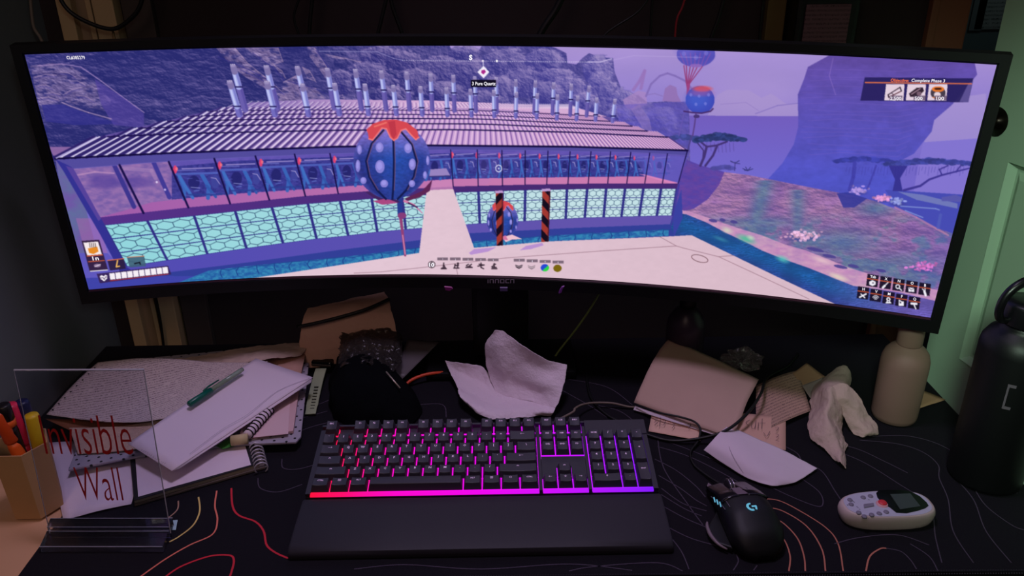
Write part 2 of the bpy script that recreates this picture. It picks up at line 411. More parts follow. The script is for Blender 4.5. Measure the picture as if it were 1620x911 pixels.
        dk = col((42, 40, 122))*(1-hz)+col((84, 76, 176))*hz; lt = col((150, 130, 188))*(1-hz)+col((166, 148, 210))*hz
        c = np.zeros((CH, CW, 3), np.float32) if k == 0 else c
        c[i0:i1, j0:j1] = dk*(1-l[..., None])+lt*l[..., None]
        put(box, m, c, .9)
        s = 1 if k % 2 else -1
        line([(x-rx*.7, y-ry*.5), (x-rx*.1, y-ry*.85), (x+rx*.6, y-ry*.55), (x+rx*.8, y-ry*.1)], 1.0, (176, 150, 200), .30)
        line([(x-rx*.3, y-ry*.2), (x+s*rx*.05, y+ry*.3), (x+s*rx*.3, y+ry*.7)], 1.2, (46, 42, 138), .5)
    # lit ground patches and spire rocks beyond the hall
    poly([(985, 158), (1010, 143), (1022, 146), (1024, 165), (1000, 175), (990, 170)], (170, 130, 196), .7)
    line([(1002, 142), (1012, 128), (1020, 112), (1014, 140)], 5, (150, 112, 190), .9)
    line([(1022, 152), (1030, 133), (1044, 120), (1056, 116), (1068, 120), (1084, 128), (1098, 145)], 3.2, (128, 104, 186), .9)
    line([(1024, 150), (1036, 148), (1048, 152)], 1.6, (135, 110, 188), .8)
    poly([(1048, 160), (1052, 140), (1060, 134), (1070, 138), (1072, 150), (1078, 162)], (146, 108, 180), .85)
    poly([(975, 166), (1090, 160), (1090, 250), (1030, 240), (980, 200)], (mixc((92, 78, 186), (84, 76, 190), np.clip((YY-160)/80, 0, 1))*(.8+.4*nC[..., None])).astype(np.float32), .55)
    poly([(998, 172), (1012, 165), (1028, 190), (1032, 210), (1018, 205)], (150, 120, 190), .45)
    # right hillside
    hill = [(1060, 262), (1080, 254), (1110, 262), (1145, 272), (1185, 277), (1225, 285), (1290, 298), (1345, 308), (1385, 318), (1420, 332), (1450, 346), (1480, 360), (1540, 380), (1540, 520), (1060, 440)]
    red = mixc((132, 90, 158), (176, 124, 166), np.clip(nB*1.6-.3, 0, 1))
    grn = mixc((78, 98, 158), (112, 132, 156), np.clip(nC*1.3-.15, 0, 1))
    g = np.clip((nB-.43)*7, 0, 1)
    g = np.maximum(g*np.clip((YY-335)/25, 0, 1), 0)
    g = np.maximum(g, np.exp(-((XX-1208-(YY-300)*-.25)/15)**2)*(YY > 285)); g = np.maximum(g, np.exp(-((XX-1262)/12)**2)*(YY > 300)*.9)
    g = np.maximum(g, np.exp(-((XX-1330)/60)**2-((YY-385)/24)**2)); g = np.maximum(g, np.exp(-((XX-1200)/60)**2-((YY-352)/10)**2))
    g = np.maximum(g, np.exp(-((XX-1385)/30)**2-((YY-330)/12)**2)); g = np.maximum(g, np.exp(-((XX-1430)/70)**2-((YY-415)/16)**2)*.8)
    hc = red*(1-g[..., None])+grn*g[..., None]
    hh_ = vnoise(CW, CH, 60, 24, 6, 31, .62); gy_, gx_ = np.gradient(hh_); em2 = (gx_*.7-gy_*1.3); em2 = em2/(np.abs(em2).std()*3); dk = np.clip(-em2*.9*(1-.6*g)+.1, 0, 1)
    hc = hc*(1+np.clip(em2, -.5, 1)[..., None]*.16*(1-.5*g[..., None]))
    hc = hc*(1-.38*dk[..., None])+col((70, 60, 150))*.38*dk[..., None]
    fog = np.clip((XX-1420)/120, 0, 1)*.45
    hc = (hc*(1-fog[..., None])+col((84, 76, 186))*fog[..., None]).astype(np.float32)
    poly([(1400, 300), (1560, 310), (1560, 400), (1500, 372), (1420, 330)], (66, 72, 186))
    poly([(1420, 303), (1460, 308), (1515, 322), (1515, 330), (1450, 316)], (118, 128, 190), .8)
    poly([(1490, 312), (1512, 308), (1530, 316), (1530, 320), (1490, 318)], (84, 84, 176))
    poly(hill, hc)
    poly([(1060, 262), (1080, 250), (1110, 262), (1146, 272), (1138, 292), (1120, 315), (1098, 330), (1070, 336)], (mixc((70, 58, 172), (98, 60, 162), np.clip(nC*1.5-.2, 0, 1))).astype(np.float32), .9)
    poly([(1324, 306), (1340, 304), (1372, 314), (1352, 328), (1334, 328)], (50, 54, 158), .9)
    line([(1416, 328), (1450, 344), (1500, 372)], 3, (196, 128, 168), .7)
    # shore, river
    shore = [(1064, 331), (1090, 334), (1125, 346), (1165, 360), (1205, 372), (1240, 386), (1275, 396), (1310, 410), (1345, 424), (1385, 436), (1420, 446), (1540, 470)]
    river = [(1064, 336), (1086, 339), (1118, 352), (1148, 368), (1180, 383), (1205, 396), (1240, 410), (1280, 424), (1320, 440), (1350, 452), (1420, 462), (1540, 490), (1540, 540), (1300, 540), (1085, 380), (1055, 372)]
    sandc = mixc((196, 130, 190), (226, 168, 196), np.clip(nC*1.4-.2, 0, 1)).astype(np.float32)
    poly(shore+river[::-1][3:], sandc, .85)
    wv = np.clip(.5+.5*np.sin(YY*1.9+nC*14+XX*.12), 0, 1)
    wt = np.exp(-((YY-(372+(XX-1120)*.40))/22)**2)
    wc = (col((52, 62, 160))*(1-wt[..., None])+col((28, 92, 170))*wt[..., None])
    wf = np.clip((XX-1300)/130, 0, 1)[..., None]; wc = wc*(1-wf)+col((108, 92, 190))*wf
    wc = (wc*(.84+.3*wv[..., None]*np.clip(nB*2-.4, 0, 1)[..., None])).astype(np.float32)
    poly(river, wc)
    for (x, y, rx, ry, c) in [(1150, 364, 7, 4, (206, 214, 190)), (1180, 378, 12, 4.5, (60, 200, 150)), (1188, 376, 5, 3, (190, 220, 190)), (1238, 410, 9, 4, (80, 200, 190)), (1326, 438, 14, 3.5, (226, 214, 190)), (1300, 412, 16, 4, (230, 190, 200)), (1140, 378, 10, 2.5, (50, 130, 170))]:
        ell(x, y, rx, ry, c, .8, .35, soft=.7)
    for (x, y, w) in [(1128, 349, 7), (1143, 348, 5), (1161, 351, 6), (1312, 405, 11), (1330, 422, 11), (1350, 421, 9), (1394, 428, 8), (1290, 395, 14)]:
        ell(x, y, w, 2.6, (72, 62, 146), .9, .2)
    # flowering bushes
    rb = np.random.RandomState(5)
    for (cx, cy, sx, sy, n, cc) in [(1268, 372, 26, 8, 90, (226, 170, 208)), (1460, 422, 24, 8, 60, (214, 110, 200)), (1358, 300, 16, 6, 40, (170, 140, 220)), (1396, 313, 16, 5, 45, (214, 140, 196)), (1420, 318, 16, 5, 30, (140, 150, 220))]:
        ell(cx, cy+5, sx*.8, sy*.6, (60, 62, 150), .6, soft=.4)
        for _ in range(n):
            a, b = rb.randn()*.45, rb.randn()*.45
            ell(cx+a*sx, cy+b*sy, 1.6+rb.rand()*1.6, 1.2+rb.rand(), np.clip(col(cc)*(.8+.4*rb.rand()), 0, 255), .8)
    # trees
    def canopy(x0, x1, y, h, c, seed, al=1.0):
        r = np.random.RandomState(seed)
        for _ in range(int((x1-x0)*1.6)):
            s = r.rand(); xx = x0+(x1-x0)*s; hh = h*math.sin(math.pi*min(.97, max(.05, s)))**.5
            ell(xx, y-hh*.4*r.rand()+abs(s-.5)*h*.3, 3+r.rand()*4, 1.6+r.rand()*2, np.clip(col(c)*(.8+.4*r.rand()), 0, 255), .8*al)
    TC = (44, 58, 122); TK = (66, 48, 120)
    canopy(1058, 1110, 219, 12, (62, 70, 150), 3, .9)
    line([(1094, 215), (1090, 230), (1084, 256)], 2.4, (74, 62, 140)); line([(1118, 232), (1114, 248), (1108, 262)], 4, TK); line([(1134, 232), (1128, 246), (1116, 262)], 3.6, TK)
    line([(1108, 224), (1118, 232), (1134, 230), (1150, 224)], 3, TK); line([(1112, 250), (1113, 238), (1100, 222)], 2, TK)
    canopy(1098, 1178, 220, 22, TC, 4)
    for x in range(1112, 1165, 6): line([(x, 226), (x+1, 226+8+7*abs(math.sin(x)))], .7, TK, .6)
    canopy(1128, 1160, 266, 8, (74, 70, 160), 8, .8); line([(1162, 270), (1163, 258)], 1.3, (60, 50, 130))
    for a in range(7): line([(1163, 258), (1163+8*math.cos(a-.4), 257-5*abs(math.sin(a*1.3))+2)], 1.2, (60, 56, 130))
    for a in range(5): line([(1183, 270), (1183+8*math.cos(a), 267-3*math.sin(a))], 1.2, (50, 50, 120))
    canopy(1322, 1410, 254, 12, (56, 60, 166), 9, .75); canopy(1400, 1538, 258, 16, (58, 64, 156), 10, .95)
    line([(1352, 258), (1350, 280), (1344, 300)], 6, (60, 58, 172), .8); line([(1386, 262), (1376, 290), (1372, 298)], 3, (60, 56, 168), .7)
    poly([(1406, 262), (1436, 262), (1424, 282), (1428, 302), (1412, 302), (1416, 284)], (52, 48, 150))
    line([(1430, 301), (1456, 294), (1470, 284), (1490, 277), (1510, 272), (1534, 266)], 4, (60, 50, 150), 1, 2.2)
    line([(1490, 276), (1486, 268), (1500, 262)], 2, (60, 50, 150)); line([(1512, 272), (1520, 262)], 2, (60, 50, 150))
    for x in range(1340, 1530, 5): line([(x, 264), (x-2, 268+10*abs(math.sin(x*1.7)))], .7, (60, 54, 158), .6)
    for (a, b) in [((1425, 326), (1480, 330)), ((1432, 333), (1460, 344)), ((1480, 330), (1486, 332))]: line([a, b], 1.8, (130, 150, 220), .8)
    line([(1488, 340), (1484, 360)], 5, (78, 90, 190), .8)
    # balloon plants in the sky
    for (sx0, sx1) in [(1082, 1086), (1086, 1087), (1092, 1088), (1098, 1089), (1104, 1090), (1112, 1091)]:
        line([(sx0, 104), (sx1, 132), (1089, 150)], 1.7, (150, 56, 120))
    line([(1089, 134), (1088, 152)], 4.5, (160, 60, 130))
    line([(1090, 150), (1082, 180), (1074, 215)], 1.4, (100, 82, 180))
    ell(1101, 86, 30.5, 20, (84, 78, 190)); ell(1098, 80, 24, 12, (110, 100, 210), .6, soft=.5); ell(1110, 88, 16, 10, (70, 66, 180), .6, soft=.5)
    for k in range(7): line([(1076+k*8, 84), (1084+k*5, 104)], 1.4, (160, 80, 170), .5)
    ell(1101, 104, 10, 3, (150, 100, 190), .8)
    for (x, y) in [(1082, 85), (1101, 91), (1117, 84)]: ell(x, y, 3.4, 3.6, (132, 126, 226), .45)
    ell(1107.5, 158, 23, 22, (58, 70, 192)); ell(1104, 156, 17, 15, (66, 98, 216), .6, soft=.5)
    ell(1111, 140.5, 15, 4.6, (226, 76, 90), .85, soft=.3); ell(1108, 147, 18, 5, (170, 80, 160), .5, soft=.5)
    for (x, y) in [(1093, 150), (1106, 152), (1121, 150), (1101, 165), (1116, 164)]: ell(x, y, 2.2, 2.6, (140, 140, 236), .5)
    line([(1082, 176), (1095, 178), (1110, 179), (1124, 176), (1128, 172)], 2.4, (70, 40, 110)); line([(1101, 180), (1099, 196), (1096, 214)], 2.4, (90, 62, 140)); ell(1102, 184, 5, 3, (70, 50, 120))
    line([(955, 102), (965, 96), (1003, 88), (1110, 91)], 1, (190, 168, 228), .5); line([(930, 98), (950, 98), (968, 93)], 1.8, (206, 190, 236), .8)

    # ---------------- the long hall
    eave = [(88, 251), (250, 243), (400, 237), (533, 232), (680, 230), (905, 232), (1088, 238)]
    rows = [eave, [(153, 217), (300, 211), (533, 206), (720, 205), (900, 209), (1057, 217)], [(213, 203), (350, 199), (540, 195), (760, 196), (1038, 208)],
            [(260, 192), (400, 189), (540, 187), (760, 188), (1008, 200)], [(297, 184), (420, 181), (540, 180), (760, 182), (987, 193)], [(328, 176), (450, 174), (560, 174), (760, 175), (950, 184)],
            [(353, 170), (450, 168), (560, 168), (760, 170), (905, 176), (958, 184)]]
    # ground through the hall
    def band(top, bot, c, a=1.0):
        poly(list(top)+list(bot)[::-1], c, a)
    wtop = [(114, 267), (240, 257), (380, 249), (533, 243), (700, 237), (831, 238), (1000, 241), (1088, 246)]
    wbot = [(157, 344), (298, 328), (380, 321), (483, 310), (587, 302), (680, 297), (717, 295), (831, 292), (961, 290), (1073, 290)]
    htop = [(164, 356), (233, 349), (307, 341), (380, 333), (487, 322), (588, 314), (673, 308), (722, 304), (831, 300.5), (959, 298), (1071, 298)]
    hbot = [(200, 422), (265, 412), (328, 402), (390, 393), (448, 385), (501, 378), (551, 373), (597, 367), (666, 361), (738, 355), (830, 350), (925, 344.5), (1064, 341)]
    bbot = [(222, 437), (273, 430), (400, 414), (539, 395), (662, 380), (742, 369), (895, 361), (1060, 354.6)]
    tbot = [(160, 462), (412, 439), (539, 420), (663, 401), (749, 393), (865, 382), (1058, 374), (1066, 372)]
    poly([(88, 254), (118, 262), (170, 460), (138, 462), (96, 300)], (mixc((108, 84, 168), (92, 110, 160), np.clip(nB*2-.6, 0, 1))).astype(np.float32))
    poly([(120, 345), (155, 345), (170, 400), (135, 400)], (170, 100, 170), .5)
    poly([(118, 400), (170, 400), (230, 462), (140, 462)], (92, 84, 196))
    band([(88, 251), (250, 243), (400, 237), (533, 232), (680, 230), (905, 232), (1088, 238)], wbot, (mixc((84, 72, 172), (104, 84, 188), np.clip(nC, 0, 1))).astype(np.float32))
    poly([(112, 264), (268, 254), (298, 330), (158, 345)], (mixc((112, 86, 168), (158, 112, 178), np.clip(nC*1.6-.3, 0, 1))).astype(np.float32))
    ell(165, 287, 24, 12, (84, 62, 158), .7, soft=.3); ell(212, 288, 26, 9, (84, 62, 158), .6, soft=.3); line([(122, 277), (150, 272), (180, 274)], 2.5, (190, 140, 190), .7); line([(196, 266), (240, 270), (246, 282)], 6, (170, 128, 186), .5)
    # pink floor inside
    band([(157, 344), (200, 332), (240, 320), (300, 313), (380, 306), (484, 298), (587, 291), (717, 283), (831, 280), (961, 279), (1020, 277), (1073, 290)], [(157, 344), (298, 328), (380, 321), (483, 310), (587, 302), (680, 297), (717, 295), (831, 292), (961, 290), (1073, 290)], mixc((160, 86, 172), (206, 118, 176), np.clip((XX-150)/700, 0, 1)).astype(np.float32))
    # machines: repeated bays between x=268 and 1018
    mt = pl([(268, 262), (380, 252), (533, 246), (717, 240), (831, 242), (1025, 246)]); mb = pl([(268, 316), (380, 306), (484, 299), (587, 292), (717, 283), (831, 281), (1020, 279)])
    xs = [272]
    while xs[-1] < 1015: xs.append(xs[-1]+71-41*min(1, (xs[-1]-272)/560.))
    xb = np.arange(272, 1022, 4)
    band([(x, mt(x)+2) for x in xb], [(x, mb(x)) for x in xb], (mixc((38, 40, 130), (64, 62, 160), np.clip(nD*1.6-.3, 0, 1))).astype(np.float32), .92)
    for x in xs:
        w = 71-41*min(1, (x-272)/560.); y0 = mt(x); y1 = mb(x); h = y1-y0
        lean = .34*max(0, (700-x)/430.)
        P = lambda a, b: (x+a*w+lean*b*h, y0+b*h)
        BL = (52, 98, 190)
        line([P(.08, .28), P(.10, .7), P(.02, .98)], w*.075, BL); line([P(.08, .28), P(.14, .6), P(.22, .95)], w*.07, (58, 108, 200)); line([P(.60, .28), P(.66, .62), P(.56, .95)], w*.09, BL); line([P(.62, .6), P(.74, .92)], w*.06, (44, 84, 176))
        line([P(0, .26), P(.95, .22)], h*.06, (74, 92, 190)); line([P(.2, .1), P(.9, .07)], h*.03, (180, 160, 226), .8); line([P(.0, .15), P(.5, .14)], h*.03, (110, 110, 200), .8)
        ell(*P(.36, .5), w*.13, h*.2, (34, 34, 112), .9); ell(*P(.84, .48), w*.09, h*.2, (60, 66, 160), .9); line([P(.78, .36), P(.88, .38), P(.93, .55)], 1.2, (176, 160, 220), .8)
        line([P(.26, .64), P(.45, .66)], 1.1, (160, 165, 235), .8); line([P(.3, .75), P(.42, .73)], 1.1, (100, 130, 220), .8); line([P(.15, .86), P(.9, .84)], h*.05, (40, 60, 150), .8)
        ell(*P(.02+.02, .12), w*.045, h*.12, (236, 60, 110), .95); ell(*P(.08, .1), w*.03, h*.05, (255, 120, 130), .8)
        for k in range(5):
            a, b = rb.rand(), rb.rand()*.8+.1; line([P(a, b), P(a+.12, b+.02*rb.randn())], 1, (96, 104, 206), .6)
    # inner wall behind posts at left
    line([(181, 262), (212, 327)], 7, (58, 50, 148)); line([(243, 257), (268, 312)], 7, (62, 54, 156)); ell(248, 288, 1.6, 1.6, (220, 200, 240)); ell(261, 300, 1.6, 1.6, (200, 180, 240))
    # desk behind the path
    poly([(681, 268), (706, 266), (712, 277), (679, 279)], (150, 128, 196)); line([(680, 279), (712, 278)], 1.4, (66, 52, 120)); line([(683, 283), (683, 296)], 1.2, (80, 60, 130))
    # sloping glass sheen
    poly([(752, 240), (830, 240), (770, 292), (757, 292)], (170, 120, 210), .12); poly([(1000, 243), (1088, 248), (1073, 290), (1020, 277)], (96, 88, 200), .55)
    poly([(1010, 275), (1020, 276), (1073, 289), (1060, 290)], (226, 130, 190), .8)
    # eave beam and sill
    band(eave, wtop, (80, 72, 162)); line(wtop, 1, (104, 92, 190), .7)
    band(wbot, htop, mixc((84, 44, 140), (70, 38, 118), np.clip((XX-200)/600, 0, 1)).astype(np.float32))
    # left corner post of the hall
    poly([(88, 252), (113, 264), (166, 356), (206, 424), (238, 430), (222, 452), (190, 430), (158, 370), (100, 270)], (48, 46, 152)); poly([(104, 262), (116, 266), (160, 346), (156, 350)], (84, 62, 160))
    # window mullions
    for (a, b) in [((189, 261), (227, 337)), ((267, 256), (298, 328)), ((339, 251), (364, 322)), ((404, 247), (426, 316)), ((466, 244), (483, 310)), ((522, 243), (535, 306)), ((576, 240), (586, 303)), ((713, 237), (717, 295)), ((755, 237), (756.5, 294)), ((794, 238), (795, 294)), ((831, 238.5), (830.6, 292)), ((867, 239), (865, 291.6)), ((902, 240), (898.5, 291)), ((935, 240), (930.6, 290)), ((966, 240), (961.5, 290)), ((998, 241), (991.6, 290)), ((1028, 242), (1020, 290)), ((1056, 243), (1048, 290)), ((1087, 240), (1073, 290))]:
        line([a, b], 3.6-2.0*min(1, (a[0]-190)/500.), (24, 14, 78))
    # hexagon panels
    TOPX = [164, 233, 307, 372, 430, 487, 538, 588, 636, 680, 719, 757, 795, 831, 865, 897, 929, 959, 989, 1018, 1046, 1071]
    BOTX = [200, 265, 328, 390, 448, 501, 551, 597, 642, 684, 722, 759, 795, 830, 864, 895, 925, 955, 983, 1011, 1039, 1064]
    ft = pl(htop); fb = pl(hbot)
    band([(164, 356)]+htop[1:], hbot, (46, 44, 140))
    for k in range(len(TOPX)-1):
        T0, T1, B0, B1 = TOPX[k], TOPX[k+1], BOTX[k], BOTX[k+1]
        def Q(a, b):  # a across, b down the whole panel
            xt = T0+(T1-T0)*a; xbm = B0+(B1-B0)*a
            return np.array([xt+(xbm-xt)*b, ft(xt)+(fb(xbm)-ft(xt))*b])
        g0 = 2.2/max(20, T1-T0)
        for r in range(3):
            y0, y1 = r/3+.012, (r+1)/3-.012
            kx = min(1, k/14.)
            c = tuple(col((142, 216, 224))*(1-kx)+col((194, 226, 232))*kx)
            poly([Q(g0, y0), Q(1-g0, y0), Q(1-g0, y1), Q(g0, y1)], c)
            lw = 1.0-.35*kx; hcx = (34, 62, 104)
            hw = .36; hh = .5
            # two whole hexagons side by side, arms to the frame
            for cx in (.32, .68):
                pts = [(cx-.18, .5), (cx-.09, .16), (cx+.09, .16), (cx+.18, .5), (cx+.09, .84), (cx-.09, .84), (cx-.18, .5)]
                pts = [(a_-0, b_) for a_, b_ in pts]
                # flat-sided honeycomb: vertical edges left and right
                pts = [(cx-.18, .32), (cx, .14), (cx+.18, .32), (cx+.18, .68), (cx, .86), (cx-.18, .68), (cx-.18, .32)]
                line([Q(a_, y0+(y1-y0)*b_) for a_, b_ in pts], lw, hcx, .9)
                line([Q(cx, y0), Q(cx, y0+(y1-y0)*.14)], lw, hcx, .9); line([Q(cx, y0+(y1-y0)*.86), Q(cx, y1)], lw, hcx, .9)
            for sx_, s2 in ((.14, 0.03), (.86, .97)):
                line([Q(sx_, y0+(y1-y0)*.32), Q(s2, y0+(y1-y0)*.16)], lw, hcx, .9); line([Q(sx_, y0+(y1-y0)*.68), Q(s2, y0+(y1-y0)*.84)], lw, hcx, .9)
    # base wall, channel, cobbles
    band(hbot, bbot, mixc((80, 72, 186), (96, 80, 178), np.clip((XX-300)/600, 0, 1)).astype(np.float32))
    band(bbot, tbot, (46, 60, 158))
    poly([(130, 440), (230, 436), (412, 438), (300, 462), (140, 464)], (60, 64, 176))
    ct = [(330, 428), (400, 420), (539, 407), (662, 392), (748, 382), (900, 371), (1058, 363)]
    band(ct, [(250, 460), (412, 439), (539, 420), (663, 401), (749, 393), (865, 382), (1058, 373)], (mixc((30, 88, 168), (48, 142, 190), np.clip(nD*1.8-.4, 0, 1))).astype(np.float32))
    for k in range(26):
        x = 350+k*28; y = pl(ct)(x); line([(x, y), (x+rb.randn()*2, y+6), (x+rb.randn()*3, y+13)], 1.3, (24, 56, 140)); line([(x, y), (x+12, y+1.6*rb.randn()), (x+28, y-3)], 1.6, (30, 70, 150), .8)
    poly([(1064, 341), (1078, 300), (1080, 345), (1066, 375)], (54, 62, 168))
    line([(1074, 292), (1062, 356)], 2.4, (60, 54, 160))
    # roof
    def roofstrip(bot, top, xs0, xs1, n, first=False):
        fbm = pl(bot); ftm = pl(top); bx0, bx1 = bot[0][0], bot[-1][0]; tx0, tx1 = top[0][0], top[-1][0]
        poly(list(bot)+list(top)[::-1], mixc((92, 76, 166), (206, 160, 216), np.clip((XX-150)/520, 0, 1)).astype(np.float32), .98)
        for i in range(n+1):
            s = xs0*((xs1/xs0)**(i/n)); f = (xs0-s)/(xs0-xs1)
            xb_ = bx0+(bx1-bx0)*f; xt_ = tx0+(tx1-tx0)*f; kk = min(1, max(0, (xb_-250)/450.)); sp = s*(bx1-bx0)/1000
            p, q = (xb_, fbm(xb_)), (xt_, ftm(xt_))
            e = sp*.28
            line([(p[0]-e, p[1]), (q[0]-e*.9, q[1])], sp*(.30-.08*kk), tuple(col((44, 30, 110))*(1-kk)+col((128, 86, 168))*kk), .95)
            line([(p[0]+e, p[1]), (q[0]+e*.9, q[1])], sp*(.17+.04*kk), tuple(col((232, 222, 250))*(1-kk)+col((232, 190, 228))*kk), .95)
            if xb_ > 850: line([(p[0], p[1]), (q[0], q[1])], .9, (236, 130, 140), .25)
    LX = [88, 190, 240, 285, 316, 345]; RX = [1088, 1052, 1020, 996, 962, 945]
    poly([(153, 217)]+rows[1][1:]+rows[6][::-1], (96, 76, 160))
    for k in (5, 4, 3, 2, 1, 0):
        f_ = pl(rows[k]); bot = [(x_, f_(x_)-(.4 if k else 0)) for x_ in np.linspace(LX[k], RX[k], 24)]
        if k:
            poly([(LX[k]-12, f_(LX[k])+5-k*.5), (LX[k]+2, f_(LX[k])-2), (LX[k]+30, f_(LX[k])-1), (LX[k]+20, f_(LX[k])+3)], (52, 44, 130), .8)
        roofstrip(bot, rows[k+1], 18, 4.6, 100)
    for k in (5, 4, 3, 2, 1):
        f_ = pl(rows[k]); line([(x_, f_(x_)) for x_ in np.linspace(LX[k]-20, RX[k]+4, 24)], 2.4-.25*k, (26, 14, 80)); line([(LX[k], f_(LX[k])), rows[k+1][0]], 1.2, (184, 172, 228))
    poly([(356, 170), (400, 162), (500, 157), (680, 159), (905, 168), (958, 184), (760, 171), (560, 168)], mixc((120, 96, 180), (214, 168, 214), np.clip((XX-350)/300, 0, 1)).astype(np.float32))
    for i in range(90):
        f = (18-18*((4.6/18)**(i/90)))/13.4; x = 360+560*f; line([(x, 169.5+2*f), (x+18*(1-2*f), 160+5*f)], 1.2, (236, 222, 244), .6); line([(x+3, 169.5), (x+3+18*(1-2*f), 160+5*f)], .9, (90, 66, 150), .6)
    line([(1088, 238), (1057, 216)], 1.6, (70, 50, 130)); line(eave, 3.0, (18, 10, 66)); line([(89, 250), (153, 217)], 1.6, (190, 176, 230))
    # chimneys
    back = [((368, 102), (388, 173)), ((421, 104), (439, 171)), ((470, 105), (486, 172)), ((517.6, 108), (529, 171)), ((562, 110), (572, 172)), ((603, 112), (611, 173)), ((643, 114), (648, 173)), ((681, 117), (684, 174)), ((717, 119), (719, 175)), ((751, 121), (753, 176)), ((785, 123), (786, 178)), ((816, 126), (816, 180)), ((847, 128), (845, 179)), ((876, 131), (874, 180)), ((904, 133), (902, 182)), ((932, 136), (928, 183))]
    front = [((363, 128), (379, 181)), ((422, 129), (435, 181)), ((478, 133), (488, 181)), ((529, 132), (537, 180)), ((577, 133), (583, 180)), ((622, 135), (627, 180)), ((665, 137), (668, 181)), ((706, 139), (708, 182)), ((744, 141), (746, 183)), ((781, 143), (782, 184)), ((817, 146), (816, 185)), ((850, 148), (849, 186)), ((882, 150), (881, 188)), ((914, 152), (912, 189)), ((944, 155), (942, 190)), ((973, 157), (969, 192))]
    for lst, ring, bc in ((back, .5, (104, 90, 178)), (front, .76, (112, 104, 196))):
        for (a, b) in lst:
            a = np.array(a); b = np.array(b); w = 10.2-4.2*min(1, (a[0]-360)/450.); L = b-a
            line([a+L*.3, b], w, bc); line([a+L*.3+(w*.28, 0), b+(w*.28, 0)], w*.35, (78, 66, 158), .6)
            line([a+L*.15, a+L*ring], w*.92, (166, 172, 238)); line([a+L*.15+(w*.26, 0), a+L*ring+(w*.26, 0)], w*.35, (112, 112, 200), .8); line([a+L*.15-(w*.22, 0), a+L*ring-(w*.22, 0)], w*.2, (206, 212, 252), .7)
            line([a+L*.06, a+L*.16], w*.98, (126, 112, 172)); ell(a[0], a[1]+2, w*.42, 2.4, (150, 136, 190)); line([a+L*ring-(w/2, 0), a+L*ring+(w/2, 0)], 2.2, (30, 22, 92))
            for q in (-.3, 0, .3): ell(a[0]+q*w, a[1], w*.08, 1, (214, 200, 230))
    # white walkway and floor
    fl = mixc((228, 196, 212), (218, 184, 200), np.clip((XX-600)/600, 0, 1)); fl = (fl*(1+.03*(nC[..., None]-.5))).astype(np.float32)
    poly([(675, 301), (717, 299), (750, 392), (663, 401)], fl); poly([(675, 301), (717, 299), (713, 284), (682, 286)], (206, 130, 186), .8)
    poly([(400, 440), (539, 419), (663, 400), (749, 392), (865, 382), (1058, 374), (1094, 372), (1230, 438), (1330, 485), (1340, 560), (380, 560)], fl)
    for pts in ([(560, 432), (603, 430), (660, 424), (800, 408), (950, 397), (1070, 389), (1043, 374)], [(1070, 389), (1080, 392), (1137, 406), (1162, 404)], [(1137, 406), (1210, 440), (1280, 473)], [(722, 424), (724, 434)]):
        line(pts, .8, (134, 92, 110), .8)
    line([(1107+13*math.cos(a*.3), 409+(5.5*math.sin(a*.3))+3*math.cos(a*.3)) for a in range(22)], 1, (110, 70, 80), .9)
    poly([(742, 400), (750, 394), (786, 391), (772, 398), (745, 403)], (176, 128, 214), .8); poly([(822, 396), (832, 389), (858, 384), (860, 388), (840, 394)], (176, 128, 214), .8)
    # eggs: spotted pods with a scalloped red cap
    def egg(cx, cy, rx, ry, big):
        box = bbox(cx-rx*1.1, cy-ry*1.1, cx+rx*1.1, cy+ry*1.1); i0, i1, j0, j1 = box
        X = (XX[i0:i1, j0:j1]-cx)/rx; Y = (YY[i0:i1, j0:j1]-cy)/ry
        prof = np.where(Y < 0, np.sqrt(np.clip(1-Y*Y, 0, 1)), np.sqrt(np.clip(1-Y**2.0, 0, 1))*(1-.12*np.clip(Y, 0, 1)**2))
        m = (np.abs(X) < prof)*1.0
        lamb = np.clip(.75-.45*np.abs(X-.1)-.25*Y, .12, 1)
        c = np.zeros((CH, CW, 3), np.float32)
        base_ = col((34, 92, 204))*lamb[..., None]+col((40, 30, 110))*(1-lamb[..., None])
        up = np.clip(-Y*1.3-.10, 0, 1)[..., None]*.75; base_ = base_*(1-up)+col((176, 120, 214))*up
        rim = np.clip((np.abs(X)/np.maximum(prof, .05)-.8)*3, 0, 1)[..., None]*.5; base_ = base_*(1-rim)+col((120, 120, 230))*rim
        base_ *= (.85+.3*nD[i0:i1, j0:j1, None]); c[i0:i1, j0:j1] = base_; put(box, m, c)
        for s in (-.62, .05, .60):
            line([(cx+rx*s*q, cy+ry*y_) for q, y_ in ((.35, -.8), (.85, -.45), (1.08, 0), (.95, .4), (.62, .75), (.25, .98))], rx*.055, (18, 26, 84)); line([(cx+rx*s*q+rx*.03, cy+ry*y_) for q, y_ in ((.35, -.8), (.85, -.45), (1.08, 0), (.95, .4), (.62, .75))], rx*.02, (130, 80, 110), .8)
        for (x, y, a, b) in [(-.32, -.36, .10, .13), (-.31, .14, .12, .17), (-.2, .58, .10, .10), (.42, -.34, .10, .13), (.53, .08, .09, .15), (.52, .58, .08, .09), (-.88, .12, .06, .16), (-.84, -.3, .06, .12), (.93, -.02, .04, .12), (-.74, .5, .08, .09), (.86, .36, .05, .1)]:
            ell(cx+x*rx, cy+y*ry, a*rx, b*ry, (144, 132, 224), .9); ell(cx+(x-.01)*rx, cy+(y-.02)*ry, a*rx*.6, b*ry*.6, (168, 160, 250), .6)
        cap = [(-.62, -.72), (-.66, -.82), (-.5, -.97), (-.2, -1.07), (.1, -1.08), (.4, -1.0), (.66, -.8), (.7, -.62), (.62, -.56), (.5, -.68), (.36, -.84), (.24, -.8), (.14, -.6), (.05, -.54), (-.04, -.62), (-.14, -.84), (-.26, -.86), (-.38, -.7), (-.5, -.55), (-.6, -.58)]
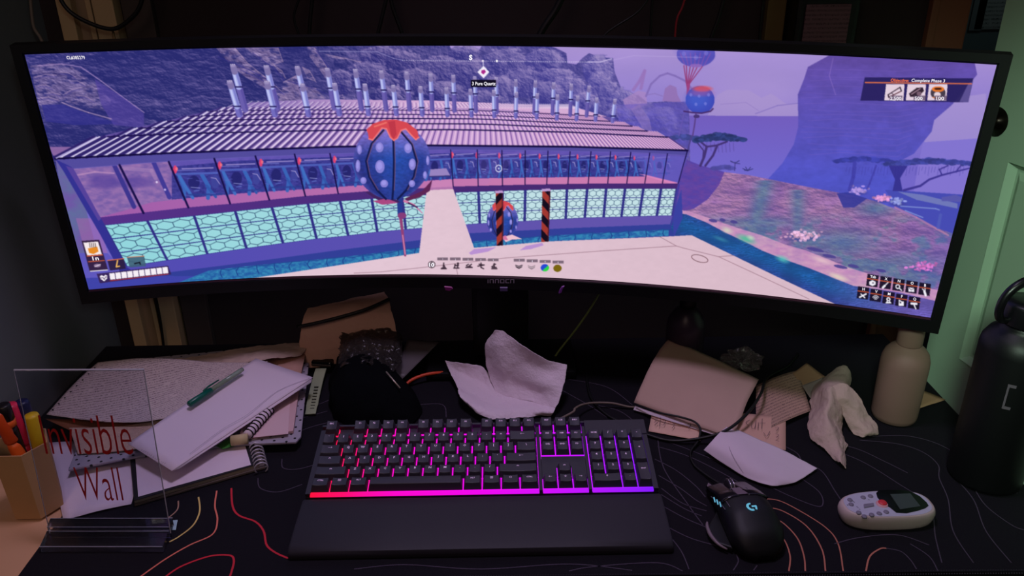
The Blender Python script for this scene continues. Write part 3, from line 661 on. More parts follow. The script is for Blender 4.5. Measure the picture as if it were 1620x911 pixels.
        poly([(cx+a*rx, cy+b*ry) for a, b in cap], (224, 66, 78)); line([(cx+a*rx, cy+b*ry) for a, b in cap[7:]], rx*.035, (255, 120, 116), .9)
        poly([(cx+a*rx, cy+b*ry) for a, b in [(-.1, -1.02), (.08, -1.05), (.12, -.7), (.04, -.58), (-.02, -.68)]], (190, 44, 66), .7); line([(cx-.45*rx, cy-.9*ry), (cx-.15*rx, cy-1.0*ry)], rx*.04, (255, 130, 110), .7)
    # small egg behind posts
    egg(795, 349, 25, 29, False)
    poly([(795, 375), (810, 371), (826, 378), (810, 379), (800, 383)], (240, 190, 206)); poly([(788, 378), (800, 372), (804, 380)], (214, 110, 160))
    # big egg
    line([(633, 318), (634, 345), (637, 370), (641, 404)], 6, (150, 60, 120), 1, 3.4); line([(632, 316), (633, 340)], 8, (34, 58, 150)); ell(636, 341, 7, 5, (136, 56, 124)); line([(637, 372), (641, 402)], 1.4, (226, 140, 180))
    poly([(577, 303), (600, 306), (628, 316), (634, 320), (610, 323), (590, 312)], (66, 34, 96)); poly([(590, 318), (612, 314), (630, 321), (605, 324)], (176, 66, 130)); poly([(640, 314), (668, 302), (684, 284), (680, 302), (664, 312), (645, 318)], (96, 34, 86))
    line([(640, 318), (655, 324), (668, 337)], 4, (214, 120, 170), 1, 1.5); line([(646, 321), (660, 328)], 2, (60, 30, 80))
    egg(620, 255, 61, 61, True)
    # striped posts
    for (x0, x1, y0, xb0, xb1, y1, ph) in ((784, 796, 305, 786, 796, 389, 1), (858, 871, 302, 856, 868, 383, -1)):
        pp = [(x0, y0), (x1, y0), (xb1, y1-1), (xb0, y1)]; poly(pp, (168, 52, 44)); b, m = pmask(pp); i0, i1, j0, j1 = b
        st = ((YY[i0:i1, j0:j1]+ph*-1.1*(XX[i0:i1, j0:j1]-x0)*-1) % 26 < 13); put(b, m & st, (22, 12, 32)); poly([(x1-2.5, y0), (x1, y0), (xb1, y1-1), (xb1-2, y1)], (70, 20, 40), .7); poly([(x0-1, y0-3), (x1-1, y0-4), (x1+1, y0), (x0, y0+1)], (190, 150, 210))
    # reticle
    for a in range(6): line([(789+5*math.cos(a*1.047+.5), 266.5+5.5*math.sin(a*1.047+.5)), (789+5*math.cos(a*1.047+1.35), 266.5+5.5*math.sin(a*1.047+1.35))], 1.2, (235, 235, 255))
    ell(789, 266.5, 1.5, 1.5, (200, 200, 240))
    # ---------------- heads-up display
    line([(505, 81), (597, 82), (622, 92), (636, 95)], 1, (190, 180, 232), .6)
    for k in range(104): ell(637+k*2.9, 95.6+2.6*k/104., .7, .7, (235, 225, 250), .9)
    ell(786, 96.5, 2, 2, (255, 250, 255)); ell(764, 96.3, 1.6, 1.6, (255, 240, 255)); line([(764.5, 97), (764.5, 106)], 1, (230, 225, 250))
    poly([(765, 104), (774, 114), (765, 124), (755.5, 114)], (240, 232, 250)); poly([(765, 107), (771, 114), (765, 120.5), (759, 114)], (250, 244, 255)); poly([(762, 111), (767, 110), (769, 114), (765, 118), (761, 115)], (176, 30, 140))
    rect(745, 126, 785, 137.5, (14, 8, 30), .97)
    # objective panel
    sk = -.08
    poly([(1368, 122), (1540, 124), (1532, 162), (1361, 159)], (38, 30, 96), .93); poly([(1532, 132), (1538, 130), (1532, 162), (1518, 161)], (120, 104, 180), .6)
    line([(1369, 130.5), (1537, 132.5)], 1.6, (250, 120, 60))
    for x in (1402, 1436, 1470): poly([(x, 133), (x+29, 133.5), (x+27, 159.5), (x-3, 158.5)], (228, 206, 222))
    line([(1405, 150), (1424, 138)], 1.6, (50, 30, 50)); line([(1406, 154), (1426, 144)], 1.6, (90, 40, 50)); line([(1405, 150), (1406, 154)], 2, (60, 40, 60)); line([(1424, 138), (1426, 144)], 2, (50, 40, 60)); line([(1410, 147), (1414, 150)], 1, (60, 40, 60))
    poly([(1438, 148), (1450, 139), (1460, 138), (1462, 144), (1452, 153), (1440, 153)], (52, 34, 52)); line([(1442, 149), (1456, 140)], 1.2, (190, 150, 170)); ell(1454, 148, 4, 3.4, (120, 90, 110))
    ell(1484, 147, 12, 10, (70, 60, 76)); ell(1484, 141, 10, 4.5, (240, 120, 40)); ell(1484, 140.5, 6, 2, (70, 30, 20)); ell(1483, 150, 5.5, 4.5, (230, 210, 220)); line([(1476, 154), (1490, 156)], 1.5, (250, 140, 70))
    for x in (1409, 1447, 1480): poly([(x-1, 151), (x+19, 151.5), (x+17, 159), (x-2, 158)], (90, 70, 100), .75)
    # bottom left
    poly([(129, 381), (157, 379), (171, 427), (142, 430)], (52, 30, 66), .95); poly([(132, 384), (155, 382), (161, 402), (138, 404)], (246, 232, 236)); poly([(139, 393), (154, 390), (156, 398), (148, 402), (141, 400)], (240, 140, 30))
    for k in range(4): line([(141.5+k*3, 384.5), (142.5+k*3, 391)], 1, (60, 40, 30))
    line([(138, 405), (162, 403)], 1.6, (236, 100, 50)); line([(140, 414), (165, 412)], 1.2, (236, 100, 50)); ell(154, 420, 5.5, 2.6, (150, 120, 160)); line([(150, 422), (159, 418)], 1, (240, 230, 240)); line([(143, 429), (170, 427)], 1.4, (240, 235, 245))
    poly([(170, 412), (196, 409), (199, 425), (174, 428)], (44, 30, 70), .95); line([(170, 412), (196, 409)], 1.3, (240, 110, 60)); line([(186, 412), (184, 422), (189, 421)], 2, (250, 190, 90))
    poly([(201, 407), (228, 405), (231, 421), (205, 423)], (60, 96, 120), .9); line([(201, 407), (228, 405)], 1.2, (224, 130, 90)); line([(213, 417), (221, 415), (222, 418)], 2, (20, 20, 40))
    poly([(153, 433), (266, 420), (271, 434), (158, 448)], (56, 34, 92), .95)
    for k in range(10): x = 173+k*9.3; y = 432.5-k*1.07; poly([(x, y), (x+8.2, y-.9), (x+9.6, y+9), (x+1.4, y+10)], (246, 238, 246)); line([(x+1.5, y+11.5), (x+9.6, y+10.5)], 1.2, (190, 50, 60))
    poly([(158, 437), (161, 435), (164, 437), (167, 434.5), (170, 436), (170, 440), (165, 445), (159, 441)], (246, 238, 246)); line([(159, 440), (163, 439), (165, 442), (167, 438), (170, 438)], .9, (60, 40, 90))
    # hotbar
    for k in range(5): rect(692+k*20, 407+k*.4, 709+k*20, 411.5+k*.4, (126, 104, 122))
    for k in range(4): rect(813+k*20.4, 409.4+k*1.0, 830.5+k*20.4, 413.8+k*1.0, (126, 104, 122))
    ell(683, 418.5, 6, 5.6, (70, 54, 66)); ell(683, 418.5, 4.9, 4.5, (235, 214, 226)); ell(683, 418.5, 4, 3.7, (80, 60, 74))
    D = (52, 34, 50)
    for (x, y, seg) in [(702, 420, [(-3, 4, 3, 4), (-1, 4, 0, -4), (0, -1, 2, 3), (-4, 5, 4, 5)]), (722, 420, [(-4, 4, 4, 4), (-3, 3, -2, -2), (2, 4, 2, -4), (3, 0, 3, -4), (-2, 0, 2, 0)]), (742, 420, [(-5, 3, 5, 3), (-4, 0, -1, -2), (0, 1, 4, -2), (-3, 2, 3, 2)]), (761, 420, [(-5, 1, 5, -1), (0, -4, 0, 3), (0, 3, 4, 5), (-3, -2, 3, -1)]), (782, 421, [(-4, 4, 4, 4), (-3, 2, 3, 2), (0, -4, 0, 1), (-1, -3, 2, -3), (-4, 1, -1, -1)])]:
        for (a, b, c2, d) in seg: line([(x+a, y+b), (x+c2, y+d)], 2, D, .9)
    for (x, y, c) in ((821, 421.5, (60, 44, 60)), (841, 422.5, (150, 126, 140))): poly([(x-6, y-3), (x, y-1), (x+6, y-3), (x+5, y+1), (x, y+4), (x-5, y+1)], c); line([(x-5, y-1), (x, y+1), (x+5, y-1)], .8, (225, 205, 215))
    ell(862, 423.5, 6.6, 5.8, (30, 70, 220)); b, m = pmask([(869, 418), (869, 430), (856, 430)]); i0, i1, j0, j1 = b; d = np.hypot((XX[i0:i1, j0:j1]-862)/6.6, (YY[i0:i1, j0:j1]-423.5)/5.8) < 1; put(b, m & d, (40, 226, 70)); ell(882, 424.3, 6.6, 5.8, (126, 102, 10))
    # key hints at bottom right
    for k in range(5):
        for r in range(2):
            x = (1372.5+k*20.6) if r == 0 else (1357.5+k*20.2); y = (433+k*3.4) if r == 0 else (452.5+k*3.9)
            poly([(x, y), (x+18, y+2.6), (x+15.6, y+21.5), (x-2.4, y+19)], (24, 16, 40), .95); line([(x-.4, y+7.5), (x+17, y+10)], 1.3, (236, 96, 50))
            cx, cy = x+7.6, y+14.5; W_ = (240, 238, 248)
            q = (r, k)
            if q == (0, 0): poly([(cx-5, cy-2), (cx, cy-4.5), (cx+5, cy-2), (cx+5, cy+2.5), (cx, cy+5), (cx-5, cy+2.5)], W_); ell(cx+1, cy, 1.6, 1.5, (120, 110, 130))
            if q == (0, 1): line([(cx+4, cy-4), (cx-1, cy+1)], 1.6, W_); line([(cx-1, cy+1), (cx-4, cy+4)], 3.4, W_)
            if q == (0, 2): ell(cx-1, cy-1, 3.8, 3.8, W_); ell(cx-1, cy-1, 2.2, 2.2, (24, 16, 40)); line([(cx+2, cy+2), (cx+5, cy+5)], 1.7, W_)
            if q == (0, 3): poly([(cx-5, cy-3), (cx+4, cy-2.4), (cx+4.6, cy+4), (cx-4.6, cy+3.4)], W_); line([(cx-4, cy-2), (cx, cy+1), (cx+4, cy-1.6)], .8, (60, 50, 80))
            if q == (0, 4): line([(cx-3, cy-4), (cx+1, cy)], 1.6, W_); line([(cx+1, cy-5), (cx+1, cy)], 1.4, W_); line([(cx, cy), (cx+2, cy+6)], 3.6, W_)
            if q == (1, 0): line([(cx-5, cy+3), (cx+5, cy-2)], 2.4, W_); line([(cx-3, cy-2), (cx+3, cy+4)], 1.8, W_)
            if q == (1, 1):
                for rr in (2, 4, 6): line([(cx+rr*math.cos(a), cy+4-rr*math.sin(a)*1.2) for a in np.linspace(.7, 2.44, 7)], 1.1, W_)
            if q == (1, 2): ell(cx, cy-1.5, 3.2, 3.2, W_); ell(cx, cy-1.5, 1.3, 1.3, (24, 16, 40)); poly([(cx-5, cy+5), (cx-2, cy+1), (cx, cy+3), (cx+2, cy+1), (cx+5, cy+5)], W_)
            if q == (1, 3): rect(cx-4, cy+1, cx+4, cy+5, W_); line([(cx-3, cy+1), (cx-3, cy-4), (cx+1, cy-1)], 1.6, W_); rect(cx, cy-2, cx+4, cy+1, W_)
            if q == (1, 4): line([(cx-4, cy-2.5), (cx+4, cy-2)], 3.4, W_); line([(cx, cy-1), (cx+3, cy+6)], 1.9, W_)
# ------------------------------------------------------------------ the room
WALLY = .50; DESKBACK = .44; LW = -.672
m_backwall = mat('dark_brown_wall', (44, 34, 34), .9, bump=.15, bscale=60, var=.25, vscale=4)
m_leftwall = mat('grey_wall_paint', (112, 116, 118), .9, bump=.1, bscale=120, var=.04, vscale=8)
m_far = mat('blue_grey_wall_paint', (74, 90, 96), .9, var=.08, vscale=6)
m_door = mat('pale_green_door_paint', (178, 206, 180), .55, bump=.05, bscale=300)
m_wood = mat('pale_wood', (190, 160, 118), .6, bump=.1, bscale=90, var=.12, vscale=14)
m_dark = mat('black_plastic', (14, 14, 16), .5)
m_floor = mat('dark_floor', (46, 40, 38), .8, var=.2, vscale=5)
struct(B().box((LW-.1, -2.2, -.78), (3.2, 2.2, -.75)).mk('floor', m_floor))
struct(B().box((LW-.1, -2.2, 1.75), (3.2, 2.2, 1.79)).mk('ceiling', mat('ceiling_paint', (120, 112, 108), .9, bump=.05)))
struct(B().box((LW, WALLY, -.75), (.705, WALLY+.08, 1.75)).mk('wall_back', m_backwall))
struct(B().box((LW-.08, -2.2, -.75), (LW, WALLY+.08, 1.75)).mk('wall_left', m_leftwall))
struct(B().box((.705, 1.55, -.75), (3.2, 1.63, 1.75)).mk('wall_far', m_far))
# casing at the end of the back wall
t = B(); t.box((.700, WALLY-.012, -.75), (.757, WALLY+.09, 1.75), .003); t.box((.694, WALLY-.018, -.75), (.706, WALLY-.004, 1.75), .002)
struct(t.mk('trim_1', mat('orange_brown_casing', (120, 74, 52), .6, var=.12, vscale=20)))
# the door standing half open beyond the right end of the desk
E0 = Dy(1457, 590, .42)[:2]
best = None
for k in range(-40, 60):
    a = math.radians(k); d = np.array([math.sin(a), -math.cos(a)]); n = np.array([d[1], -d[0], 0.])
    z1 = Dplane(1519, 567, (*E0, 0), n)[2]; z2 = Dplane(1549, 588, (*E0, 0), n)[2]
    if best is None or abs(z1-z2) < best[0]: best = (abs(z1-z2), k)
DA = math.radians(max(4, min(20, best[1]))); dd = np.array([math.sin(DA), -math.cos(DA)]); dn = np.array([-dd[1], dd[0]])  # dn points away from the desk (+x)
def DP(s, z, off=0): return (E0[0]+dd[0]*s+dn[0]*off, E0[1]+dd[1]*s+dn[1]*off, z)
def door_s(px, py):
    p = Dplane(px, py, (*E0, 0), np.array([dd[1], -dd[0], 0.])); return float((p[:2]-E0)@dd), float(p[2])
s1, zb = door_s(1519, 567); s2, zt = door_s(1587, 253); s3, zt2 = door_s(1617, 150)
door = thing('door_1', 'pale green panelled door standing open beside the desk', 'door', (*DP(.3, -.75),)); door['kind'] = 'structure'
DWID = .72
def dbox(b, s0, s1_, z0, z1, o0, o1):
    P8 = [DP(s, z, o) for o in (o0, o1) for (s, z) in ((s0, z0), (s1_, z0), (s1_, z1), (s0, z1))]
    b.add(P8, [[0, 1, 2, 3], [4, 7, 6, 5], [0, 4, 5, 1], [1, 5, 6, 2], [2, 6, 7, 3], [3, 7, 4, 0]])
def frust(b, s0, s1_, z0, z1, ins, oa, ob):
    A = [DP(s, z, oa) for (s, z) in ((s0, z0), (s1_, z0), (s1_, z1), (s0, z1))]; Bq = [DP(s, z, ob) for (s, z) in ((s0+ins, z0+ins), (s1_-ins, z0+ins), (s1_-ins, z1-ins), (s0+ins, z1-ins))]
    b.add(A+Bq, [[0, 1, 5, 4], [1, 2, 6, 5], [2, 3, 7, 6], [3, 0, 4, 7]])
sa, sb = s1, DWID-s1
panels = [(zb, zt), (zt2, 1.15), (-.62, zb-.16)]
lf = B()
# leaf: stiles and rails leave the panels recessed
zz = sorted(panels); edges = [-.74]+[v for p in zz for v in p]+[1.28]
dbox(lf, 0, sa, -.74, 1.28, 0, .035); dbox(lf, sb, DWID, -.74, 1.28, 0, .035)
for i in range(0, len(edges), 2): dbox(lf, sa, sb, edges[i], edges[i+1], 0, .035)
dbox(lf, sa-.001, sb+.001, -.7, 1.2, .010, .03)
lf.mk('door_leaf', m_door, door)
mo = B()
for (z0, z1) in panels:
    frust(mo, sa, sb, z0, z1, .008, -.002, .010); frust(mo, sa+.012, sb-.012, z0+.012, z1-.012, .010, .010, .0045); A = sa+.022
    mo.add([DP(s, z, .0045) for (s, z) in ((A, z0+.022), (sb-.022, z0+.022), (sb-.022, z1-.022), (A, z1-.022))], [[0, 1, 2, 3]])
mo.mk('panel_moulding', m_door, door)
ks, kz = door_s(1579, 192)
kb_ = B(); Mk = Matrix.Translation(Vector(DP(ks, kz, 0)))@Matrix.Rotation(DA, 4, 'Z')@Matrix.Rotation(math.radians(-90), 4, 'Y')
kb_.lathe([(.020, 0), (.022, .003), (.010, .008), (.009, .022), (.015, .026), (.020, .034), (.0205, .040), (.016, .046), (.006, .049)], M=Mk, n=28)
kb_.mk('door_knob', mat('dark_bronze', (40, 32, 30), .3, .9), door, True, label='dark bronze round knob')
# notices on the far wall, seen past the door edge
for i, (x0, y0, x1, y1) in enumerate(((1543, -4, 1552, 48), (1553, -12, 1584, 46))):
    p0 = Dy(x0, y0, 1.547); p1 = Dy(x1, y1, 1.547); q = B(); q.box((p0[0], 1.546, p1[2]), (p1[0], 1.5495, p0[2]))
    o = q.mk('wall_notice', written_paper('notice_paper_%d' % i, (120, 128, 132), (30, 30, 36), 9, .95, 12) if i else mat('notice_plain', (84, 94, 100), .8))
    # uv for the writing
    me = o.data; ul = me.uv_layers.new(name='UVMap')
    for lp in me.loops:
        co = me.vertices[lp.vertex_index].co; ul.data[lp.index].uv = ((co.x/(p1[0]-p0[0]))+.5, (co.z/(p0[2]-p1[2]))+.5)
    tag(o, ['narrow grey strip of paper pinned on the far wall left of the notice', 'printed notice with dark lines on the far wall past the door edge'][i], 'notice', 'papers pinned on the far wall')
# pale wooden upright on the back wall at the left
up = thing('wooden_upright', 'pale wooden upright with a recessed channel against back wall left', 'post', (-.60, WALLY-.02, -.75))
xa = [float(Dy(px, 471, WALLY-.02)[0]) for px in (199, 219, 236, 243, 250, 276)]
B().box((xa[0], WALLY-.028, -.75), (xa[1], WALLY-.001, 1.2), .002).mk('side_board', m_wood, up)
B().box((xa[4]-.003, WALLY-.028, -.75), (xa[5], WALLY-.001, 1.2), .002).mk('side_board', m_wood, up)
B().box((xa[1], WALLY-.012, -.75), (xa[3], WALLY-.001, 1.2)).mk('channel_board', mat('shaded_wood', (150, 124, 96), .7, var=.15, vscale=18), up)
B().box((xa[2], WALLY-.022, -.75), (xa[3], WALLY-.011, 1.2), .001).mk('edge_strip', m_wood, up)
x0 = float(Dy(281, 471, WALLY-.02)[0]); x1 = float(Dy(322, 471, WALLY-.02)[0])
tag(B().box((x0, WALLY-.014, -.75), (x1, WALLY-.001, 1.2), .002).mk('wall_panel', mat('grey_brown_panel', (66, 56, 52), .8, var=.2, vscale=9)), 'dim grey brown panel on the back wall right of the wooden upright', 'panel')
x0 = float(Dy(1214, 30, WALLY-.02)[0]); x1 = float(Dy(1243, 30, WALLY-.02)[0])
tag(B().box((x0, WALLY-.016, .1), (x1, WALLY-.001, 1.2), .002).mk('wall_batten', mat('olive_wood', (104, 90, 48), .7, var=.2, vscale=12)), 'narrow olive brown batten on the back wall above the monitor right side', 'batten')
# dark box with a printed label high behind the monitor
p0 = Dy(1278, 3, WALLY-.06); p1 = Dy(1338, 90, WALLY-.06)
bx = thing('power_brick', 'black box with printed label hanging above the monitor on the right', 'box', (float(p0[0]+p1[0])/2, WALLY-.03, float(p1[2])-.02))
B().box((p0[0]-.012, WALLY-.055, p1[2]-.03), (p1[0]+.012, WALLY-.002, p0[2]+.02), .006).mk('case', m_dark, bx)
lab = B().box((p0[0], WALLY-.0575, p1[2]-.01), (p1[0]-.002, WALLY-.0555, p0[2]-.004), .0008)
o = lab.mk('printed_label', written_paper('label_print', (112, 84, 92), (40, 26, 36), 16, .9, 40), bx, label='greyish pink printed label')
me = o.data; ul = me.uv_layers.new(name='UVMap')
for lp in me.loops:
    co = me.vertices[lp.vertex_index].co; ul.data[lp.index].uv = (co.x/.055+.5, co.z/.1+.5)
# hanging cables above the monitor
def hang(name, pts, y, r, m, label, w=None):
    P_ = [Dy(px, py, y) for px, py in pts]
    o = B().tube(P_, r, 8, smooth=8).mk(name, m, None, True); return tag(o, label, 'cable', 'cables hanging behind and above the monitor')
m_cab = mat('black_cable', (12, 12, 14), .5); m_cabg = mat('grey_cable', (120, 106, 96), .6)
hang('hanging_cable', [(88, -30), (100, 6), (128, 30), (176, 46), (206, 30), (222, 8), (230, -30)], .44, .0032, m_cab, 'thick black cable looping in front of the wooden upright')
hang('hanging_cable', [(46, -30), (50, 20), (54, 44), (64, 60), (78, 90)], .42, .0022, m_cabg, 'pale grey cable hanging at the far top left')
hang('hanging_cable', [(178, 44), (181, 62), (190, 110)], .455, .002, mat('tan_cable', (140, 110, 70), .6), 'thin tan cable hanging from the black loop at the upright')
hang('hanging_cable', [(484, -30), (467, 16), (466, 34), (474, 62), (480, 120)], .46, .0018, m_cab, 'thin black cable with a bow left of centre above the monitor')
hang('hanging_cable', [(498, -30), (491, 30), (486, 120)], .46, .0028, m_cab, 'straight black cable beside the bowed thin one above the monitor')
hang('hanging_cable', [(618, -30), (606, 20), (592, 80), (588, 120)], .46, .0028, m_cab, 'black cable slanting left above the monitor over the hall chimneys')
hang('hanging_cable', [(612, -30), (622, 14), (638, 60), (650, 120)], .46, .0028, m_cab, 'black cable slanting right and crossing the one that slants left')
hang('hanging_cable', [(900, -30), (880, 14), (852, 60), (840, 120)], .44, .0052, m_cab, 'thickest black cable slanting above the middle of the monitor')
hang('hanging_cable', [(1040, -30), (1012, 16), (960, 52), (930, 90)], .46, .0016, m_cab, 'thin black cable sloping down left above the monitor right of centre')
hang('hanging_cable', [(1034, -30), (1030, 30), (1027, 110)], .46, .0018, m_cab, 'thin black cable hanging straight above the monitor right of centre')
hang('hanging_cable', [(1092, -30), (1080, 10), (1070, 36), (1066, 100)], .46, .0016, mat('red_cable', (150, 30, 40), .6), 'thin dark red cable above the balloon plants of the screen')
hang('hanging_cable', [(1152, -30), (1138, 24), (1122, 70), (1110, 130)], .46, .0028, m_cab, 'black cable slanting between the red cable and the olive batten')
hang('hanging_cable', [(1212, -30), (1204, 30), (1198, 120)], .46, .0018, m_cab, 'thin black cable just left of the olive batten')
hang('hanging_cable', [(243, 455), (254, 510), (262, 575)], .46, .0025, m_cab, 'black cable running down the channel of the wooden upright')

# ------------------------------------------------------------------ desk and mat
m_desk = mat('tan_laminate', (206, 160, 124), .55, bump=.04, bscale=250, var=.05, vscale=12)
dk = thing('desk', 'tan laminate desk carrying the monitor and keyboard', 'desk', (0, .15, -.75))
B().box((LW+.003, -.112, -.030), (.699, DESKBACK, -.0035), .002).mk('desktop', m_desk, dk)
B().box((-.52, -.1140, -.030), (.699, -.1122, -.0036), .0006).mk('dark_front_strip', m_dark, dk, label='added black strip over the front edge')  # black strip added over the tan front edge to darken it below the mat
for x in (LW+.06, .64):
    for y in (-.08, .38): B().box((x-.025, y-.025, -.75), (x+.025, y+.025, -.030), .002).mk('leg', m_dark, dk)
mm = thing('desk_mat', 'large black desk mat printed with thin contour lines, stitched front edge', 'desk mat', (0, .1, -.0035))
cl = [Dz(*q)[:2] for q in ((28, 914), (60, 862), (96, 812))]
mat_out = [(cl[0][0], -.118), (cl[2][0]-.02, .06), (cl[2][0]-.04, .30), (-.60, .405), (-.55, .43), (.66, .43), (.697, .40), (.697, -.128), (.69, -.131)]
mat_out = [(-.5225, -.1215), (-.523, 0.03), (-.665, .12), (-.665, .438), (.696, .438), (.6975, -.131), (.55, -.1285), (.0, -.1235)]
b = B().prism(mat_out, -.0035, -.0003)
b.mk('mat_cloth', mat('black_mat_cloth', (17, 14, 22), .85, bump=.3, bscale=900, var=.25, vscale=500, spec=.25), mm)
st = B()
fx = np.linspace(-.52, .695, 420)
for i in range(len(fx)-1):
    x = fx[i]; y = np.interp(x, [-.5225, 0, .55, .6975], [-.1215, -.1235, -.1285, -.131]); st.add([(x, y-.0010, -.0030), (x+.0016, y-.0010, -.0030), (x+.0022, y+.0022, .0001), (x+.0006, y+.0022, .0001)], [[0, 1, 2, 3]])
st.mk('edge_stitching', mat('dark_grey_thread', (52, 46, 60), .8), mm)
# printed contour lines, each drawn on the cloth (a part of the mat)
CB = B(); CMI = []; CMM = []
def contour(name, sets, m):
    CMM.append(m)
    for w, pts in sets:
        CB.ribbon([Dz(px, py, .00005) for px, py in pts], w, smooth=7)
        CMI.extend([len(CMM)-1]*(len(CB.f)-len(CMI)))
contour('contour_print', [(.0024, [(366, 772), (368, 800), (378, 815), (404, 825), (417, 840), (422, 862), (436, 874), (456, 883)]), (.0024, [(258, 915), (286, 896), (330, 880), (362, 878), (370, 886), (366, 905), (362, 915)])], mat('red_print', (206, 36, 56), .8))
contour('contour_print', [(.0020, [(343, 776), (340, 800), (344, 822), (336, 845), (300, 862), (262, 884), (222, 912)])], mat('coral_print', (224, 120, 100), .8))
contour('contour_print', [(.0020, [(314, 786), (316, 808), (306, 830), (284, 848), (268, 857)])], mat('yellow_print', (214, 186, 110), .8))
contour('contour_print', [(.0018, [(282, 792), (281, 805), (270, 816), (262, 820)])], mat('tan_print', (170, 130, 110), .8))
contour('contour_print', [(.0017, [(1228, 841), (1242, 856), (1250, 880), (1248, 903)]), (.0017, [(1218, 816), (1240, 828), (1262, 852), (1272, 880), (1274, 903)]), (.0017, [(1211, 802), (1238, 808), (1276, 832), (1300, 868), (1306, 903)]), (.0016, [(1202, 789), (1230, 791), (1262, 806), (1306, 834), (1326, 860), (1334, 903)]), (.0018, [(1370, 903), (1376, 880), (1392, 868), (1402, 867)])], mat('salmon_print', (190, 116, 96), .8))
GL = [[(1040, 706), (1090, 722), (1150, 752), (1200, 782)], [(1036, 726), (1070, 744), (1100, 768), (1116, 786)], [(1042, 752), (1076, 772), (1100, 790), (1118, 800)], [(1046, 772), (1080, 796), (1118, 808)], [(1048, 800), (1085, 820), (1118, 834)], [(1046, 782), (1082, 804), (1110, 816)],
      [(1050, 830), (1090, 850), (1130, 862), (1146, 866)], [(1165, 877), (1168, 888), (1160, 902)], [(1198, 894), (1192, 902)], [(1060, 700), (1100, 715), (1170, 745), (1240, 780), (1290, 800), (1302, 796), (1296, 778), (1270, 758)],
      [(1360, 696), (1420, 702), (1460, 715), (1484, 735), (1486, 756), (1500, 790), (1508, 840), (1540, 890)], [(1290, 698), (1350, 708), (1400, 730), (1436, 748)], [(1300, 706), (1360, 728), (1420, 764), (1470, 800), (1480, 850), (1490, 890)],
      [(1402, 867), (1425, 872), (1440, 885), (1450, 900)], [(1510, 755), (1540, 790), (1560, 840), (1600, 890)], [(1540, 770), (1560, 800), (1600, 830), (1620, 838)], [(1270, 730), (1300, 745), (1320, 775), (1330, 790)], [(1440, 860), (1470, 880), (1484, 903)], [(450, 668), (500, 655), (518, 650)], [(455, 690), (490, 676), (520, 668)], [(470, 640), (500, 640), (522, 632)],
      [(446, 726), (448, 740), (470, 742), (498, 735)], [(408, 756), (412, 772), (440, 778), (478, 766)], [(1058, 846), (1078, 872), (1090, 900)], [(400, 700), (440, 690), (470, 700)], [(940, 640), (980, 650), (1010, 672)], [(900, 600), (960, 612), (1000, 640)], [(880, 612), (930, 640), (960, 660)], [(560, 900), (640, 893), (760, 900), (900, 892), (1000, 902)], [(900, 903), (940, 896), (1040, 890), (1080, 903)],
      [(660, 640), (700, 640), (706, 660)], [(1380, 690), (1440, 690), (1500, 710), (1560, 760), (1610, 780)], [(1320, 860), (1360, 850), (1420, 846), (1470, 862)], [(1230, 700), (1260, 716), (1268, 730)], [(1040, 690), (1050, 740), (1090, 800), (1112, 830)]]
contour('contour_print', [(.0013, p) for p in GL], mat('grey_print', (70, 60, 76), .8))
o = CB.mk('contour_print', CMM, mm); o.data.polygons.foreach_set('material_index', CMI); o.data.update()
# ------------------------------------------------------------------ the curved monitor
MX, MY, MZ, MYAW, MT, MROLL, MR, MW, MH = 0.0244, 0.2791, 0.3543, -0.0962, -0.0445, -0.0079, 2.0256, 1.1906, 0.3317
def scr(u, v, off=0.0):
    """point on the screen at u, v (0..1); off moves it out of the face towards the viewer"""
    u = np.asarray(u, float); v = np.asarray(v, float); th = (u-.5)*MW/MR; rr = MR-off
    X = rr*np.sin(th); Y = -(MR-rr*np.cos(th)); Z = (v-.5)*MH+0*X
    y2 = Y*math.cos(MT)+Z*math.sin(MT); z2 = Z*math.cos(MT)-Y*math.sin(MT)
    xr = X*math.cos(MROLL)-z2*math.sin(MROLL); zr = X*math.sin(MROLL)+z2*math.cos(MROLL)
    return np.stack([MX+xr*math.cos(MYAW)-y2*math.sin(MYAW), MY+xr*math.sin(MYAW)+y2*math.cos(MYAW), MZ+zr], -1)
def px2uv(px, py):
    px = np.asarray(px, float); py = np.asarray(py, float); u = (px-90)/1450.; v = 1-(py-80)/380.
    for _ in range(12):
        e = 1e-4; p = proj(scr(u, v)); a = proj(scr(u+e, v)); b = proj(scr(u, v+e))
        J11 = (a[:, 0]-p[:, 0])/e; J21 = (a[:, 1]-p[:, 1])/e; J12 = (b[:, 0]-p[:, 0])/e; J22 = (b[:, 1]-p[:, 1])/e
        rx = px-p[:, 0]; ry = py-p[:, 1]; D_ = J11*J22-J12*J21
        u = u+(rx*J22-ry*J12)/D_; v = v+(J11*ry-J21*rx)/D_
    return u, v
monitor = thing('curved_monitor', 'very wide curved black monitor showing a purple game landscape', 'monitor', (MX, .36, 0))
# picture -> colours of the screen mesh
paint()
GU, GV = 1500, 416
gu, gv = np.meshgrid(np.linspace(0, 1, GU), np.linspace(1, 0, GV)); gu = gu.ravel(); gv = gv.ravel()
SP = scr(gu, gv); PX = proj(SP)
